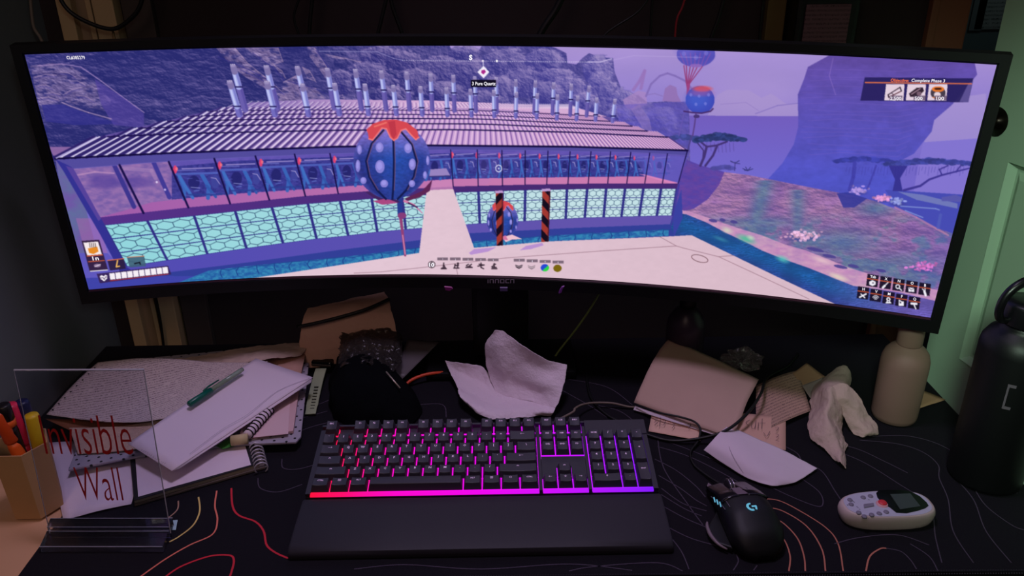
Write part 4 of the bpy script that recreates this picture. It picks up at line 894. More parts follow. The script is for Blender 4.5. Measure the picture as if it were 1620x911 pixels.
# small blur, then sample
im = IMG.copy()
im[1:-1, 1:-1] = (IMG[1:-1, 1:-1]*4+IMG[:-2, 1:-1]*2+IMG[2:, 1:-1]*2+IMG[1:-1, :-2]*2+IMG[1:-1, 2:]*2+IMG[:-2, :-2]+IMG[2:, 2:]+IMG[:-2, 2:]+IMG[2:, :-2])/16
xi = np.clip((PX[:, 0]-CX0)*CS, 0, CW-2); yi = np.clip((PX[:, 1]-CY0)*CS, 0, CH-2); x0 = xi.astype(int); y0 = yi.astype(int); fx = (xi-x0)[:, None]; fy = (yi-y0)[:, None]
colr = (im[y0, x0]*(1-fx)+im[y0, x0+1]*fx)*(1-fy)+(im[y0+1, x0]*(1-fx)+im[y0+1, x0+1]*fx)*fy
colr = np.clip(colr*GRADE_MUL, 0, 255)
lum = colr.mean(1, keepdims=True); colr = lum+(colr-lum)*GRADE_SAT; colr = np.clip(colr, 0, 255)/255.
lin = np.where(colr <= .04045, colr/12.92, ((colr+.055)/1.055)**2.4)
me = bpy.data.meshes.new('screen'); nV = GU*GV
c0 = SP.mean(0); me.vertices.add(nV); me.vertices.foreach_set('co', (SP-c0).ravel().astype(np.float32))
ii, jj = np.meshgrid(np.arange(GU-1), np.arange(GV-1)); a = (jj*GU+ii).ravel(); quads = np.stack([a, a+GU, a+GU+1, a+1], 1)
nF = len(quads); me.loops.add(nF*4); me.loops.foreach_set('vertex_index', quads.ravel().astype(np.int32)); me.polygons.add(nF)
me.polygons.foreach_set('loop_start', (np.arange(nF)*4).astype(np.int32)); me.update(calc_edges=True)
at = me.color_attributes.new('picture', 'FLOAT_COLOR', 'POINT'); at.data.foreach_set('color', np.concatenate([lin, np.ones((nV, 1))], 1).ravel().astype(np.float32))
sm = bpy.data.materials.new('screen_picture'); sm.use_nodes = True; nt = sm.node_tree; nt.nodes.clear()
an = nt.nodes.new('ShaderNodeAttribute'); an.attribute_name = 'picture'; e = nt.nodes.new('ShaderNodeEmission'); e.inputs[1].default_value = SCREEN_POWER; oo = nt.nodes.new('ShaderNodeOutputMaterial')
nt.links.new(an.outputs['Color'], e.inputs[0]); nt.links.new(e.outputs[0], oo.inputs[0])
me.materials.append(sm)
so = bpy.data.objects.new('screen', me); C.objects.link(so); so.parent = monitor; so.location = Vector(c0)-wloc(monitor)
so['label'] = 'lit screen with a glass hall, chimneys, a blue spotted pod and cliffs'
# housing: closed bezel ring and a curved shell behind
m_bez = mat('monitor_plastic', (5, 5, 6), .5)
NB = 60
def strip(b, us, prof):
    """prof: list of (dv in metres from the screen middle, off) for each u"""
    n = len(prof(us[0])); V = []
    for u in us:
        for (h, off) in prof(u): V.append(scr(u, .5+h/MH, off))
    for i in range(len(us)-1):
        for k in range(n): k2 = (k+1) % n; b.add([], []); b.f.append([i*n+k, i*n+k2, (i+1)*n+k2, (i+1)*n+k])
    b.v += [tuple(v) for v in V]; b.f.append(list(range(n))); b.f.append([(len(us)-1)*n+k for k in range(n)][::-1])
HT, HB = MH/2, MH/2; bz = .0125; chin = .021; uo = .0135/MW
U_ = np.linspace(-uo, 1+uo, NB)
sh = B(); strip(sh, U_, lambda u: [(-HB-chin, .001), (-HB-chin, -.020), (-HB*.7, -.050), (HT*.7, -.050), (HT+bz, -.018), (HT+bz, .001), (HT, -.0015), (-HB, -.0015)])
shade_auto(sh.mk('housing', m_bez, monitor))
fr = B(); strip(fr, U_, lambda u: [(-HB-chin, .001), (-HB-chin, .003), (-HB-.0035, .003), (-HB-.0025, -.001)]); shade_auto(fr.mk('chin', m_bez, monitor))
fr = B(); strip(fr, U_, lambda u: [(HT+.0015, -.001), (HT+.0025, .003), (HT+bz, .003), (HT+bz, .001)]); shade_auto(fr.mk('bezel', m_bez, monitor))
for (ua, ub) in ((-uo, -.0018), (1.0018, 1+uo)):
    fr = B(); strip(fr, np.linspace(ua, ub, 3), lambda u: [(-HB-.0035, -.001), (-HB-.0035, .003), (HT+.0025, .003), (HT+.0025, -.001)]); fr.mk('bezel', m_bez, monitor)
# lip below the picture; its reddish colour stands in for the screen's reflection
fr = B(); strip(fr, np.linspace(0, 1, NB), lambda u: [(-HB-.0026, -.001), (-HB-.0026, .0022), (-HB-.0008, .0004), (-HB-.0008, -.001)]); fr.mk('lip', mat('lip_reflection_tint', (60, 30, 44), .25), monitor)
def on_chin(name, shp, m, off=.0036, label=None):
    b = B()
    for pts in shp:
        u, v = px2uv([p[0] for p in pts], [p[1] for p in pts]); b.add(scr(u, v, off), [list(range(len(pts)))])
    return b.mk(name, m, monitor, label=label)
def screen_text(name, s, x, y, h, w=None, m=None, slope=0.0, shear=0.0, bold=.0, align='l', off=.0006, lean=0.0, label=None):
    """text on the screen plane: baseline starts at picture place x, y; h is the capital height"""
    V, F = text_shape(s, 1, bold)
    xs, ys = V[:, 0]-V[:, 0].min(), V[:, 1]; sc = h/.69; W_ = xs.max()*sc; kx = (w/W_) if w else 1.0
    X = xs*sc*kx; Yp = ys*sc
    if align == 'c': X = X-X.max()/2
    px = x+X+shear*Yp+lean*Yp; py = y-Yp+slope*X
    u, v = px2uv(px, py); return mk(name, scr(u, v, off), F, m, monitor, label=label)
m_logo = mat('grey_logo_print', (190, 176, 200), .5)
lg = []
def seg(a, b_, w=1.0):
    a = np.array(a, float); b_ = np.array(b_, float); d = b_-a; d /= np.hypot(*d); n = np.array([-d[1], d[0]])*w/2; lg.append([a-n-d*w/2, b_-n+d*w/2, b_+n+d*w/2, a+n-d*w/2])
x = 772.5
for ch in 'innocn':
    y0, y1 = 440.6, 445.6
    if ch == 'i': seg((x, y0), (x, y1)); x += 3.2
    elif ch == 'n': seg((x, y0), (x, y1)); seg((x, y0), (x+5, y0)); seg((x+5, y0), (x+5, y1)); x += 8.2
    elif ch == 'o': seg((x, y0), (x, y1)); seg((x, y0), (x+5.6, y0)); seg((x+5.6, y0), (x+5.6, y1)); seg((x, y1), (x+5.6, y1)); x += 8.6
    elif ch == 'c': seg((x, y0), (x, y1)); seg((x, y0), (x+5, y0)); seg((x, y1), (x+5, y1)); x += 7.6
on_chin('logo', lg, m_logo, label='small grey lettering on the chin')
# small violet and grey shapes under the chin
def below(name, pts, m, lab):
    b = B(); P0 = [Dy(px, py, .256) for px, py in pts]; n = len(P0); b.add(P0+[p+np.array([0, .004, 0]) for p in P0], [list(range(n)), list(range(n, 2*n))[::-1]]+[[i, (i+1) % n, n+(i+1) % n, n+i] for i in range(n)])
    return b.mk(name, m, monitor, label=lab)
# texts on the picture
m_w = emat('text_white', (250, 246, 255), 1, False); m_o = emat('text_orange', (250, 120, 60), 1, False); m_k = emat('text_dark', (60, 44, 58), 1, False); m_g = emat('text_grey', (226, 214, 232), 1, False)
screen_text('screen_text', 'CL#385279', 106, 93.5, 5.0, 29, m_w, -.005, bold=.012, lean=-.25)
screen_text('screen_text', 'S', 742, 94.5, 7.5, 5.5, m_w, bold=.05)
screen_text('screen_text', '3 Pure Quartz', 747, 134.5, 5.2, 37, m_w, .004, bold=.02)
screen_text('screen_text', 'Objective:', 1408.5, 128.8, 4.6, 29, m_o, .02, bold=.015, lean=.2)
screen_text('screen_text', 'Complete Phase 3', 1441.5, 129.2, 4.8, 53, m_w, .02, bold=.015, lean=.2)
for s, x, w in (('2,500', 1408, 18), ('500', 1447, 12.5), ('100', 1481, 12.5)): screen_text('screen_text', s, x, 158, 5.4, w, m_w, .02, bold=.015)
screen_text('screen_text', '10', 679, 421.3, 5.4, 8, m_w, bold=.04)
for k, s in enumerate('12345'): screen_text('screen_text', s, 700.5+k*20, 411+k*.4, 2.8, None, m_g, align='c')
for k, s in enumerate('7890'): screen_text('screen_text', s, 821.7+k*20.4, 413.2+k*1.0, 2.8, None, m_g, align='c')
for k, s in enumerate(('Tab', 'X', 'N', 'O', 'B')): screen_text('screen_text', s, 1381+k*20.6, 439.5+k*3.4, 4.2, None, m_w, .12, align='c', bold=.015, lean=.1)
for k, s in enumerate('HVMFQ'): screen_text('screen_text', s, 1366+k*20.2, 459+k*3.9, 4.2, None, m_w, .12, align='c', bold=.015, lean=.1)
screen_text('screen_text', '1n', 147, 411.5, 6, 10, m_w, -.06, bold=.02, lean=-.25)
# stand behind, black
nk = B(); nk.box((MX-.045, .345, .02), (MX+.045, .385, .36), .008); nk.mk('stand_column', m_bez, monitor)
nb = B(); nb.box((MX-.12, .30, .0001), (MX+.12, .415, .014), .005); nb.mk('stand_base', m_bez, monitor)
below('violet_shape', [(703, 454), (714, 455), (716, 457), (711, 460), (705, 459)], mat('violet_shape_colour', (130, 34, 116), .4), 'small violet shape below the chin')
below('grey_violet_shape', [(791, 455.5), (803, 455.5), (803, 460.5), (791, 460.5)], mat('grey_violet_mark', (84, 66, 116), .5), 'small grey violet rectangle below the chin')
below('clip', [(893, 453), (890, 457), (888, 463), (884, 464.5), (886, 459), (889, 454.5)], mat('slanted_shape_colour', (120, 56, 150), .4), 'thin slanted violet shape below the chin')  # thin slanted violet shape

# ------------------------------------------------------------------ keyboard
KU = .01905; KT = math.radians(9.07)
def KP(x, s, h):
    """keyboard place: x across from the middle, s back from the front of the key field, h above the key-top plane"""
    return Vector((x, s*math.cos(KT)-h*math.sin(KT), .030+s*math.sin(KT)+h*math.cos(KT)))
KM = Matrix.Translation((0, 0, .030))@Matrix.Rotation(KT, 4, 'X')
kb = thing('keyboard', 'black full size keyboard lit red to magenta to violet between its keys', 'keyboard', (0, .05, 0))
def glow_mat(name, s, hi=1.0):
    m = bpy.data.materials.new(name); m.use_nodes = True; nt = m.node_tree; nt.nodes.clear(); N = nt.nodes; L = nt.links
    g = N.new('ShaderNodeNewGeometry'); sp = N.new('ShaderNodeSeparateXYZ'); L.new(g.outputs['Position'], sp.inputs[0])
    mr = N.new('ShaderNodeMapRange'); mr.inputs[1].default_value = -.215; mr.inputs[2].default_value = .215; L.new(sp.outputs['X'], mr.inputs[0])
    r = N.new('ShaderNodeValToRGB'); L.new(mr.outputs[0], r.inputs[0]); cr = r.color_ramp
    pts = [(0, (255, 20, 60)), (.10, (255, 16, 110)), (.25, (255, 10, 205)), (.5, (240, 10, 240)), (.75, (200, 20, 255)), (1, (130, 30, 255))]
    cr.elements[0].position = 0; cr.elements[0].color = (*srgb(pts[0][1]), 1); cr.elements[1].position = 1; cr.elements[1].color = (*srgb(pts[-1][1]), 1)
    for p, c in pts[1:-1]:
        q = cr.elements.new(p); q.color = (*srgb(c), 1)
    e = N.new('ShaderNodeEmission'); L.new(r.outputs[0], e.inputs[0]); e.inputs[1].default_value = s
    o = N.new('ShaderNodeOutputMaterial'); L.new(e.outputs[0], o.inputs[0]); return m
m_glow = glow_mat('backlight_glow', KB_GLOW); m_glow2 = emat('legend_light', (200, 160, 214), .9, False); m_bar = glow_mat('light_bar_glow', 1.0)
m_key = mat('black_keycap_plastic', (58, 56, 66), .42, bump=.05, bscale=900); m_case = mat('keyboard_case', (52, 50, 60), .5, bump=.05, bscale=700)
# case: wedge with the bottom resting on the desk at the front
HX = 11.25*KU+.0065
def wedge(x0, x1, sa, sb, ha, hb):
    b = B(); A = [KP(x0, sa, ha), KP(x1, sa, ha), KP(x1, sb, ha), KP(x0, sb, ha), KP(x0, sa, hb), KP(x1, sa, hb), KP(x1, sb, hb), KP(x0, sb, hb)]
    b.add(A, [[0, 3, 2, 1], [4, 5, 6, 7], [0, 1, 5, 4], [1, 2, 6, 5], [2, 3, 7, 6], [3, 0, 4, 7]]); return b
b = wedge(-HX, HX, -.0015, 6.42*KU, -.0285, -.0155); b.mk('case', m_case, kb)
# top plate around the three key fields
blocks = [(0, 15, 5.75, -.5), (15.25, 18.25, 5.75, -.5), (18.5, 22.5, 5.75, .75)]
pl_ = B()
def kbox(b, u0, u1, r0, r1, h0, h1, bev=0):
    """u along keys, r rows from the front (0 at front)"""
    b.box(((u0-11.25)*KU, r0*KU, h0), ((u1-11.25)*KU, r1*KU, h1), bev, KM)
for (u0, u1, r0, r1) in [(-.33, 0, 0, 6.25), (22.5, 22.83, 0, 6.25), (15.02, 15.23, 0, 6.25), (18.27, 18.48, 0, 6.25)]: kbox(pl_, u0, u1, r0-.04, r1-.35, -.0155, -.0098)
kbox(pl_, 18.5, 22.83, 5.03, 6.45, -.0155, -.0085); kbox(pl_, -.33, 18.5, 6.28, 6.45, -.0155, -.0098); kbox(pl_, 15.25, 18.25, 2.03, 2.97, -.0155, -.0098); kbox(pl_, 15.25, 16.24, 1.02, 2.03, -.0155, -.0098); kbox(pl_, 17.26, 18.25, 1.02, 2.03, -.0155, -.0098)
kbox(pl_, -.02, 18.3, 5.04, 5.24, -.0155, -.0105)
pl_.mk('top_plate', m_case, kb)
# glowing plate below the keys
gp = B()
for (u0, u1, r0, r1) in [(0, 15, 0, 5), (.05, .95, 5.3, 6.1), (2.05, 5.95, 5.3, 6.1), (6.55, 10.45, 5.3, 6.1), (11.05, 14.95, 5.3, 6.1), (15.25, 18.25, 0, 1), (16.25, 17.25, 1, 2), (15.25, 18.25, 3, 5), (15.25, 18.25, 5.25, 6.2), (18.5, 22.5, 0, 5)]: kbox(gp, u0, u1, r0, r1, -.0150, -.0118)
gp.mk('backlight_plate', m_glow, kb, label='plate glowing red to violet under the keys')
for (u0, u1, r) in ((0, 15, -.02), (15.25, 18.25, -.02), (18.5, 22.5, -.02), (15.25, 18.25, 2.98)):
    q = B(); q.box(((u0-11.25)*KU, r*KU-.0035, -.0128), ((u1-11.25)*KU, r*KU+.0012, -.0100), .0006, KM); q.mk('light_bar', m_bar, kb, label='glowing translucent bar')
# key rows: (row from front, start u, list of widths, legends)
rows_k = [
 (0, 0, [1.25, 1.25, 1.25, 6.25, 1.25, 1.25, 1.25, 1.25], ['CTRL', '#', 'ALT', '', 'ALT', '#', 'o', 'CTRL']),
 (1, 0, [2.25]+[1]*10+[2.75], ['^']+list('ZXCVBNM,./')+['^']), (2, 0, [1.75]+[1]*11+[2.25], ['^']+list("ASDFGHJKL;'")+['<-']),
 (3, 0, [1.5]+[1]*12+[1.5], ['->']+list('QWERTYUIOP[]')+['\\']), (4, 0, [1]*13+[2], ['`']+list('1234567890-=')+['<-']),
 (5.25, 0, [1], ['ESC']), (5.25, 2, [1]*4, ['F1', 'F2', 'F3', 'F4']), (5.25, 6.5, [1]*4, ['F5', 'F6', 'F7', 'F8']), (5.25, 11, [1]*4, ['F9', 'F10', 'F11', 'F12']),
 (5.25, 15.25, [1]*3, ['PRT', 'SCR', 'PAU']), (4, 15.25, [1]*3, ['INS', 'HM', 'PU']), (3, 15.25, [1]*3, ['DEL', 'END', 'PD']), (1, 16.25, [1], ['^']), (0, 15.25, [1]*3, ['<', 'v', '>']),
 (4, 18.5, [1]*4, ['NUM', '/', '*', '-']), (3, 18.5, [1]*3, list('789')), (2, 18.5, [1]*3, list('456')), (1, 18.5, [1]*3, list('123')), (0, 18.5, [2, 1], ['0', '.'])]
tilt = {0: (8, .0004), 1: (4, 0), 2: (0, -.0004), 3: (-4, 0), 4: (-7, .001), 5.25: (-9, .0022)}
def keycap(name, u0, w, r, d, leg, dish=True):
    g = .00045; x0 = (u0-11.25)*KU+g; x1 = (u0+w-11.25)*KU-g; s0 = r*KU+g; s1_ = (r+d)*KU-g; ti, dh = tilt.get(r, (0, 0))
    tx = .0024; ta, tb = .0032, .0012; hb = -.0090; V = []; n = 7
    tt = math.tan(math.radians(ti)); sc = (s0+s1_)/2
    bm = bmesh.new(); ring0 = [(x0, s0, hb), (x1, s0, hb), (x1, s1_, hb), (x0, s1_, hb)]
    top = []
    X0, X1, S0, S1 = x0+tx, x1-tx, s0+ta, s1_-tb
    grid = []
    for j in range(n):
        row = []
        for i in range(n):
            a = i/(n-1); c_ = j/(n-1); x = X0+(X1-X0)*a; s = S0+(S1-S0)*c_
            hh = dh-(s-sc)*tt-(.0009*(1-(2*a-1)**2) if (dish and w < 3) else -.0009*(1-(2*c_-1)**2))
            row.append(bm.verts.new(KM@Vector((x, s, hh+.0004))))
        grid.append(row)
    for j in range(n-1):
        for i in range(n-1): bm.faces.new((grid[j][i], grid[j][i+1], grid[j+1][i+1], grid[j+1][i]))
    loop = [grid[0][i] for i in range(n)]+[grid[j][n-1] for j in range(1, n)]+[grid[n-1][i] for i in range(n-2, -1, -1)]+[grid[j][0] for j in range(n-2, 0, -1)]
    base = []
    for k in range(len(loop)):
        if k <= n-1: a = k/(n-1); p = (x0+(x1-x0)*a, s0)
        elif k <= 2*(n-1): a = (k-n+1)/(n-1); p = (x1, s0+(s1_-s0)*a)
        elif k <= 3*(n-1): a = (k-2*n+2)/(n-1); p = (x1+(x0-x1)*a, s1_)
        else: a = (k-3*n+3)/(n-1); p = (x0, s1_+(s0-s1_)*a)
        base.append(bm.verts.new(KM@Vector((p[0], p[1], hb))))
    L_ = len(loop)
    for k in range(L_): bm.faces.new((base[k], base[(k+1) % L_], loop[(k+1) % L_], loop[k]))
    bm.faces.new(base[::-1])
    b = B().bm(bm); o = b.mk(name, m_key, kb); shade_auto(o, 40); mod(o, 'BEVEL', width=.0006, segments=2, limit_method='ANGLE', angle_limit=math.radians(40))
    if leg:
        cx = (X0+X1)/2; cy = S0+(S1-S0)*.62; hh = lambda s: dh-(s-sc)*tt+.0006
        if leg in ('^', '<-', '->', '#', 'o', '<', '>', 'v'):
            lb = B(); q = .0016
            segs = {'^': [((-1, 0), (0, 1)), ((0, 1), (1, 0)), ((-1, 0), (1, 0))], 'v': [((-1, .6), (0, -.6)), ((0, -.6), (1, .6)), ((0, 1.4), (0, -.6))], '<-': [((-1.6, 0), (1.6, 0)), ((-1.6, 0), (-.8, .7)), ((-1.6, 0), (-.8, -.7))], '->': [((-1.6, 0), (1.6, 0)), ((1.6, 0), (.8, .7)), ((1.6, 0), (.8, -.7))],
                    '<': [((-1.2, 0), (1.2, 0)), ((-1.2, 0), (-.4, .7)), ((-1.2, 0), (-.4, -.7))], '>': [((-1.2, 0), (1.2, 0)), ((1.2, 0), (.4, .7)), ((1.2, 0), (.4, -.7))],
                    '#': [((-1, 0), (1, 0)), ((0, -1), (0, 1)), ((-1, -1), (1, -1)), ((1, -1), (1, 1)), ((1, 1), (-1, 1)), ((-1, 1), (-1, -1))], 'o': [((math.cos(t_*1.05), math.sin(t_*1.05)), (math.cos(t_*1.05+1.05), math.sin(t_*1.05+1.05))) for t_ in range(6)]}[leg]
            for (p, p2) in segs: lb.ribbon([KM@Vector((cx+p[0]*q, cy+p[1]*q, hh(cy+p[1]*q))), KM@Vector((cx+p2[0]*q, cy+p2[1]*q, hh(cy+p2[1]*q)))], .00035)
            lb.mk('legend', m_glow2, o)
        else:
            V, F = text_shape(leg, 1, .012, 1); h = .0034 if len(leg) == 1 else .0023; sc_ = h/.69
            V = V*sc_; wv = V[:, 0].max(); kx = min(1, (X1-X0)*.86/wv); V[:, 0] = (V[:, 0]-wv/2)*kx
            mk('legend', [KM@Vector((cx+v[0], cy+v[1]-h/2, hh(cy+v[1]-h/2))) for v in V], F, m_glow2, o)
    return o
for (r, u, ws, ls) in rows_k:
    for w, l in zip(ws, ls):
        keycap('space_bar' if w > 5 else ('keycap' if w == 1 else 'wide_keycap'), u, w, r, 1, l); u += w
keycap('tall_keycap', 21.5, 1, 2, 2, '+'); keycap('tall_keycap', 21.5, 1, 0, 2, 'ENT')
# status light, rear feet, wrist rest
q = B(); kbox(q, 21.1, 21.35, 5.25, 5.33, -.0086, -.0082); q.mk('status_light', emat('status_light', (240, 235, 250), .9), kb, label='tiny white lit indicator')
for x in (-.17, .17):
    q = B(); p = KP(x, .108, -.0285); q.box((p.x-.012, p.y-.008, .0001), (p.x+.012, p.y+.004, p.z+.002), .001); q.mk('rear_foot', m_case, kb)
    q = B(); p = KP(x, .02, -.0285); q.box((p.x-.012, p.y-.008, .0001), (p.x+.012, p.y+.004, p.z+.0015), .001); q.mk('front_foot', m_case, kb)
bm = bmesh.new()
prof = [(-.0070, .0178), (-.012, .0186), (-.05, .0165), (-.082, .0135), (-.0905, .0108), (-.0925, .006), (-.0922, .0012), (-.007, .0012)]
xs = [-.2225, -.2218, -.2190, -.1, 0, .1, .2190, .2222, .2230]; ins = [.0035, .0012, 0, 0, 0, 0, 0, .0012, .0035]
vs_ = []
for x, i_ in zip(xs, ins):
    f = []
    for (y, z) in prof:
        xx = x*(1-(y+.007)*-.02*0)+(x/.22)*(.0045*(-.007-y)/.085-.0045)*.6 if False else x
        z2 = z if z < .002 else z-i_; y2 = y+(i_ if y < -.085 else 0); f.append(bm.verts.new((xx, y2, z2)))
    vs_.append(f)
n = len(prof)
for a in range(len(xs)-1):
    for k in range(n): bm.faces.new((vs_[a][k], vs_[a][(k+1) % n], vs_[a+1][(k+1) % n], vs_[a+1][k]))
bm.faces.new(vs_[0][::-1]); bm.faces.new(vs_[-1]); bmesh.ops.recalc_face_normals(bm, faces=bm.faces[:])
o = B().bm(bm).mk('wrist_rest', mat('soft_black_rubber', (40, 37, 45), .6, bump=.06, bscale=1200), kb, label='smooth padded wrist rest'); shade_auto(o, 45)
# ------------------------------------------------------------------ mouse
a0 = Dz(1206, 872, .01)[:2]; a1 = Dz(1146, 770, .012)[:2]
md = a1-a0; ang = math.atan2(-md[0], md[1]); mc = (a0+a1)/2
MM = Matrix.Translation((mc[0], mc[1], 0))@Matrix.Rotation(ang, 4, 'Z')
mouse = thing('gaming_mouse', 'black wired gaming mouse with a lit light blue emblem and side lights', 'mouse', (mc[0], mc[1], 0))
m_mb = mat('mouse_black', (13, 13, 16), .55, bump=.03, bscale=900); m_ms = mat('mouse_gloss', (26, 24, 30), .2); m_gr = mat('mouse_grey_trim', (120, 104, 116), .35)
LY = .064
def hull(x0f, x1f, zt, zb=.001, y0=-LY, y1=LY, ny=28, nx=20, crown=.35):
    """body of cross sections along y; x0f/x1f left/right half widths, zt top height"""
    bm = bmesh.new(); R_ = []
    for j in range(ny+1):
        y = y0+(y1-y0)*j/ny; l, r, h = x0f(y), x1f(y), zt(y); ring = []
        for i in range(nx):
            t = math.pi*2*i/nx; cx = math.cos(t); cz = math.sin(t)
            sx = math.copysign(abs(cx)**.7, cx); sz = math.copysign(abs(cz)**.75, cz)
            x = sx*(r if sx > 0 else l); z = zb+(h-zb)*(.42+.58*sz) if sz > 0 else zb+(h-zb)*.42*(1+sz)
            ring.append(bm.verts.new((x, y, z)))
        R_.append(ring)
    for j in range(ny):
        for i in range(nx): bm.faces.new((R_[j][i], R_[j][(i+1) % nx], R_[j+1][(i+1) % nx], R_[j+1][i]))
    bm.faces.new(R_[0][::-1]); bm.faces.new(R_[-1]); bmesh.ops.recalc_face_normals(bm, faces=bm.faces[:]); return bm
def ip(*p): return lambda y: float(np.interp(y, [q[0] for q in p], [q[1] for q in p]))
def sm(*p):
    xs_ = np.linspace(p[0][0], p[-1][0], 200); ys_ = np.interp(xs_, [q[0] for q in p], [q[1] for q in p]); k = np.hanning(31); k /= k.sum()
    ys2 = np.convolve(np.pad(ys_, 15, 'edge'), k, 'valid'); return lambda y: float(np.interp(y, xs_, ys2))
lx = sm((-.066, .004), (-.064, .014), (-.058, .024), (-.04, .032), (-.01, .030), (.02, .026), (.045, .027), (.062, .025)); rx = sm((-.066, .004), (-.064, .014), (-.058, .025), (-.04, .034), (0, .033), (.03, .031), (.062, .028))
zt = sm((-.066, .006), (-.062, .016), (-.05, .030), (-.02, .0415), (0, .042), (.02, .036), (.04, .027), (.062, .017))
o = B().bm(hull(lx, rx, zt, y1=.030), MM).mk('body', m_mb, mouse, True); 
# main buttons, split either side of the wheel channel
for sgn, nm in ((-1, 'left_button'), (1, 'right_button')):
    b = B(); bm = bmesh.new(); ny, nx = 16, 7; G = []
    for j in range(ny+1):
        y = .004+(.066-.004)*j/ny; W_ = (lx if sgn < 0 else rx)(min(y, .062))-.001; row = []
        for i in range(nx+1):
            a = i/nx; x = sgn*(.0052+(W_-.0052)*a); z = zt(min(y, .062))*(1-.18*a**3)+.0006-(max(0, y-.058)*.9)-(.0016*(1-abs(2*a-1)) if y > .02 else 0)
            row.append(bm.verts.new((x, y-(.010*a**2 if y > .06 else 0), z)))
        G.append(row)
    for j in range(ny):
        for i in range(nx): bm.faces.new((G[j][i], G[j][i+1], G[j+1][i+1], G[j+1][i]) if sgn > 0 else (G[j][i], G[j+1][i], G[j+1][i+1], G[j][i+1]))
    b.bm(bm, MM); o = b.mk(nm, m_ms, mouse, True); mod(o, 'SOLIDIFY', thickness=.0035, offset=-1)
b = B().bm(hull(ip((.02, .024), (.064, .023)), ip((.02, .028), (.064, .026)), ip((.02, .030), (.064, .012)), y0=.022, y1=.061, ny=6), MM); b.mk('chassis', m_mb, mouse, True)
Mw = MM@Matrix.Translation((0, .042, .0215))@Matrix.Rotation(math.pi/2, 4, 'Y')
prof = [(.009, -.0038), (.0112, -.003), (.0118, -.001), (.0118, .001), (.0112, .003), (.009, .0038)]
B().lathe(prof, M=Mw, n=30).mk('scroll_wheel', mat('wheel_rubber', (44, 40, 46), .5), mouse, True)
rg = B()
for s_ in (-.0022, .0022): rg.lathe([(.0120, s_-.0006), (.0124, s_), (.0120, s_+.0006)], M=Mw, n=30)
rg.mk('wheel_rim', mat('wheel_metal', (190, 180, 190), .25, .9), mouse, True, label='silver rims of the wheel')
def onm(x, y, up_=.0008):
    l = lx(y) if x < 0 else rx(y); s_ = min(1, abs(x)/l); c_ = s_**(1/.7); sn = math.sqrt(max(0, 1-c_*c_))**.75; h = zt(y)
    return MM@Vector((x, y, .001+(h-.001)*(.42+.58*sn)+up_))
# dark plate behind the wheel with a grey tip
b = B(); b.add([onm(-.0055, .028, .0012), onm(.0055, .028, .0012), onm(.0065, .006, .0012), onm(-.0065, .006, .0012)], [[0, 3, 2, 1]]); b.mk('top_plate', m_gr, mouse, label='greyish plate behind the wheel')
m_cy = emat('cyan_light', (110, 190, 225), .8, False)
# emblem: an open ring with a bent arm
eb = B(); ec = (0.000, -.018)
def E_(x, y): return onm(ec[0]+x*.82, ec[1]+y*.82, .0009)
outer = [E_(.0072*math.cos(t), .0072*math.sin(t)) for t in np.linspace(math.radians(80), math.radians(290), 16)]; inner = [E_(.0037*math.cos(t), .0042*math.sin(t)) for t in np.linspace(math.radians(80), math.radians(290), 16)]
for i in range(15): eb.add([outer[i], outer[i+1], inner[i+1], inner[i]], [[0, 3, 2, 1][::-1]])
for q in ([(.0005, .0016), (.0078, .0016), (.0078, -.0012), (.0005, -.0012)], [(.0050, -.0012), (.0078, -.0012), (.0066, -.0062), (.0042, -.0050)]): eb.add([E_(*p) for p in q], [[0, 1, 2, 3]])
eb.mk('emblem', m_cy, mouse, label='light blue glowing emblem')
MI = MM.inverted()
for k in range(3):
    q_ = [MI@Vector(Dz(px+k*4.6, py+k*3.6, .034)) for px, py in ((1128.5, 787.5), (1130.1, 787.5), (1132, 794.5), (1130.4, 794.5))]
    b = B(); b.add([MM@v for v in q_], [[0, 1, 2, 3]]); o = b.mk('side_light', m_cy, mouse, label='small light blue bar'); mod(o, 'SOLIDIFY', thickness=.0012, offset=-1)
b = B(); b.ribbon([onm(-.0265, .036, .001), onm(-.0258, .010, .001), onm(-.027, -.008, .001)], .0012); b.ribbon([onm(-.0222, .030, .001), onm(-.0215, .010, .001), onm(-.0225, -.010, .001)], .0010); b.mk('side_seam', mat('seam_grey', (100, 92, 108), .35), mouse)
b = B(); b.prism([(-.024, .020), (-.030, .012), (-.0455, -.006), (-.047, -.022), (-.043, -.036), (-.030, -.046)], .001, .009, MM); o = b.mk('thumb_rest', m_mb, mouse); mod(o, 'BEVEL', width=.002, segments=2)
b = B(); b.tube([MM@Vector(p) for p in ((-.0440, -.000, .0095), (-.0468, -.008, .0095), (-.0478, -.022, .009), (-.044, -.036, .008), (-.036, -.044, .006))], [.0012, .0022, .0024, .0018, .001], 8, smooth=4); b.mk('thumb_rest_edge', mat('pale_edge', (130, 114, 122), .4), mouse, True, label='pale worn edge')
b = B(); b.add([MM@Vector(p) for p in ((-.024, .056, .0175), (-.0195, .063, .0165), (-.0175, .050, .020), (-.023, .044, .0205))], [[0, 3, 2, 1]]); b.mk('button_tip', m_gr, mouse)
# mouse cable: to the right papers in a wide loop
mp = MM@Vector((.0, .066, .008))
cpts = [mp, Dz(1118, 752, .004), Dz(1098, 735, .003), Dz(1092, 716, .003), Dz(1104, 698, .006), Dz(1108, 680, .012), Dz(1100, 668, .016), Dz(1078, 660, .020), Dz(1040, 652, .018), Dz(1006, 640, .012)]
tag(B().tube(cpts, .0016, 8, smooth=8).mk('mouse_cable', m_cab, None, True), 'thin black cable running from the mouse nose up onto the folded brown sheet', 'cable')

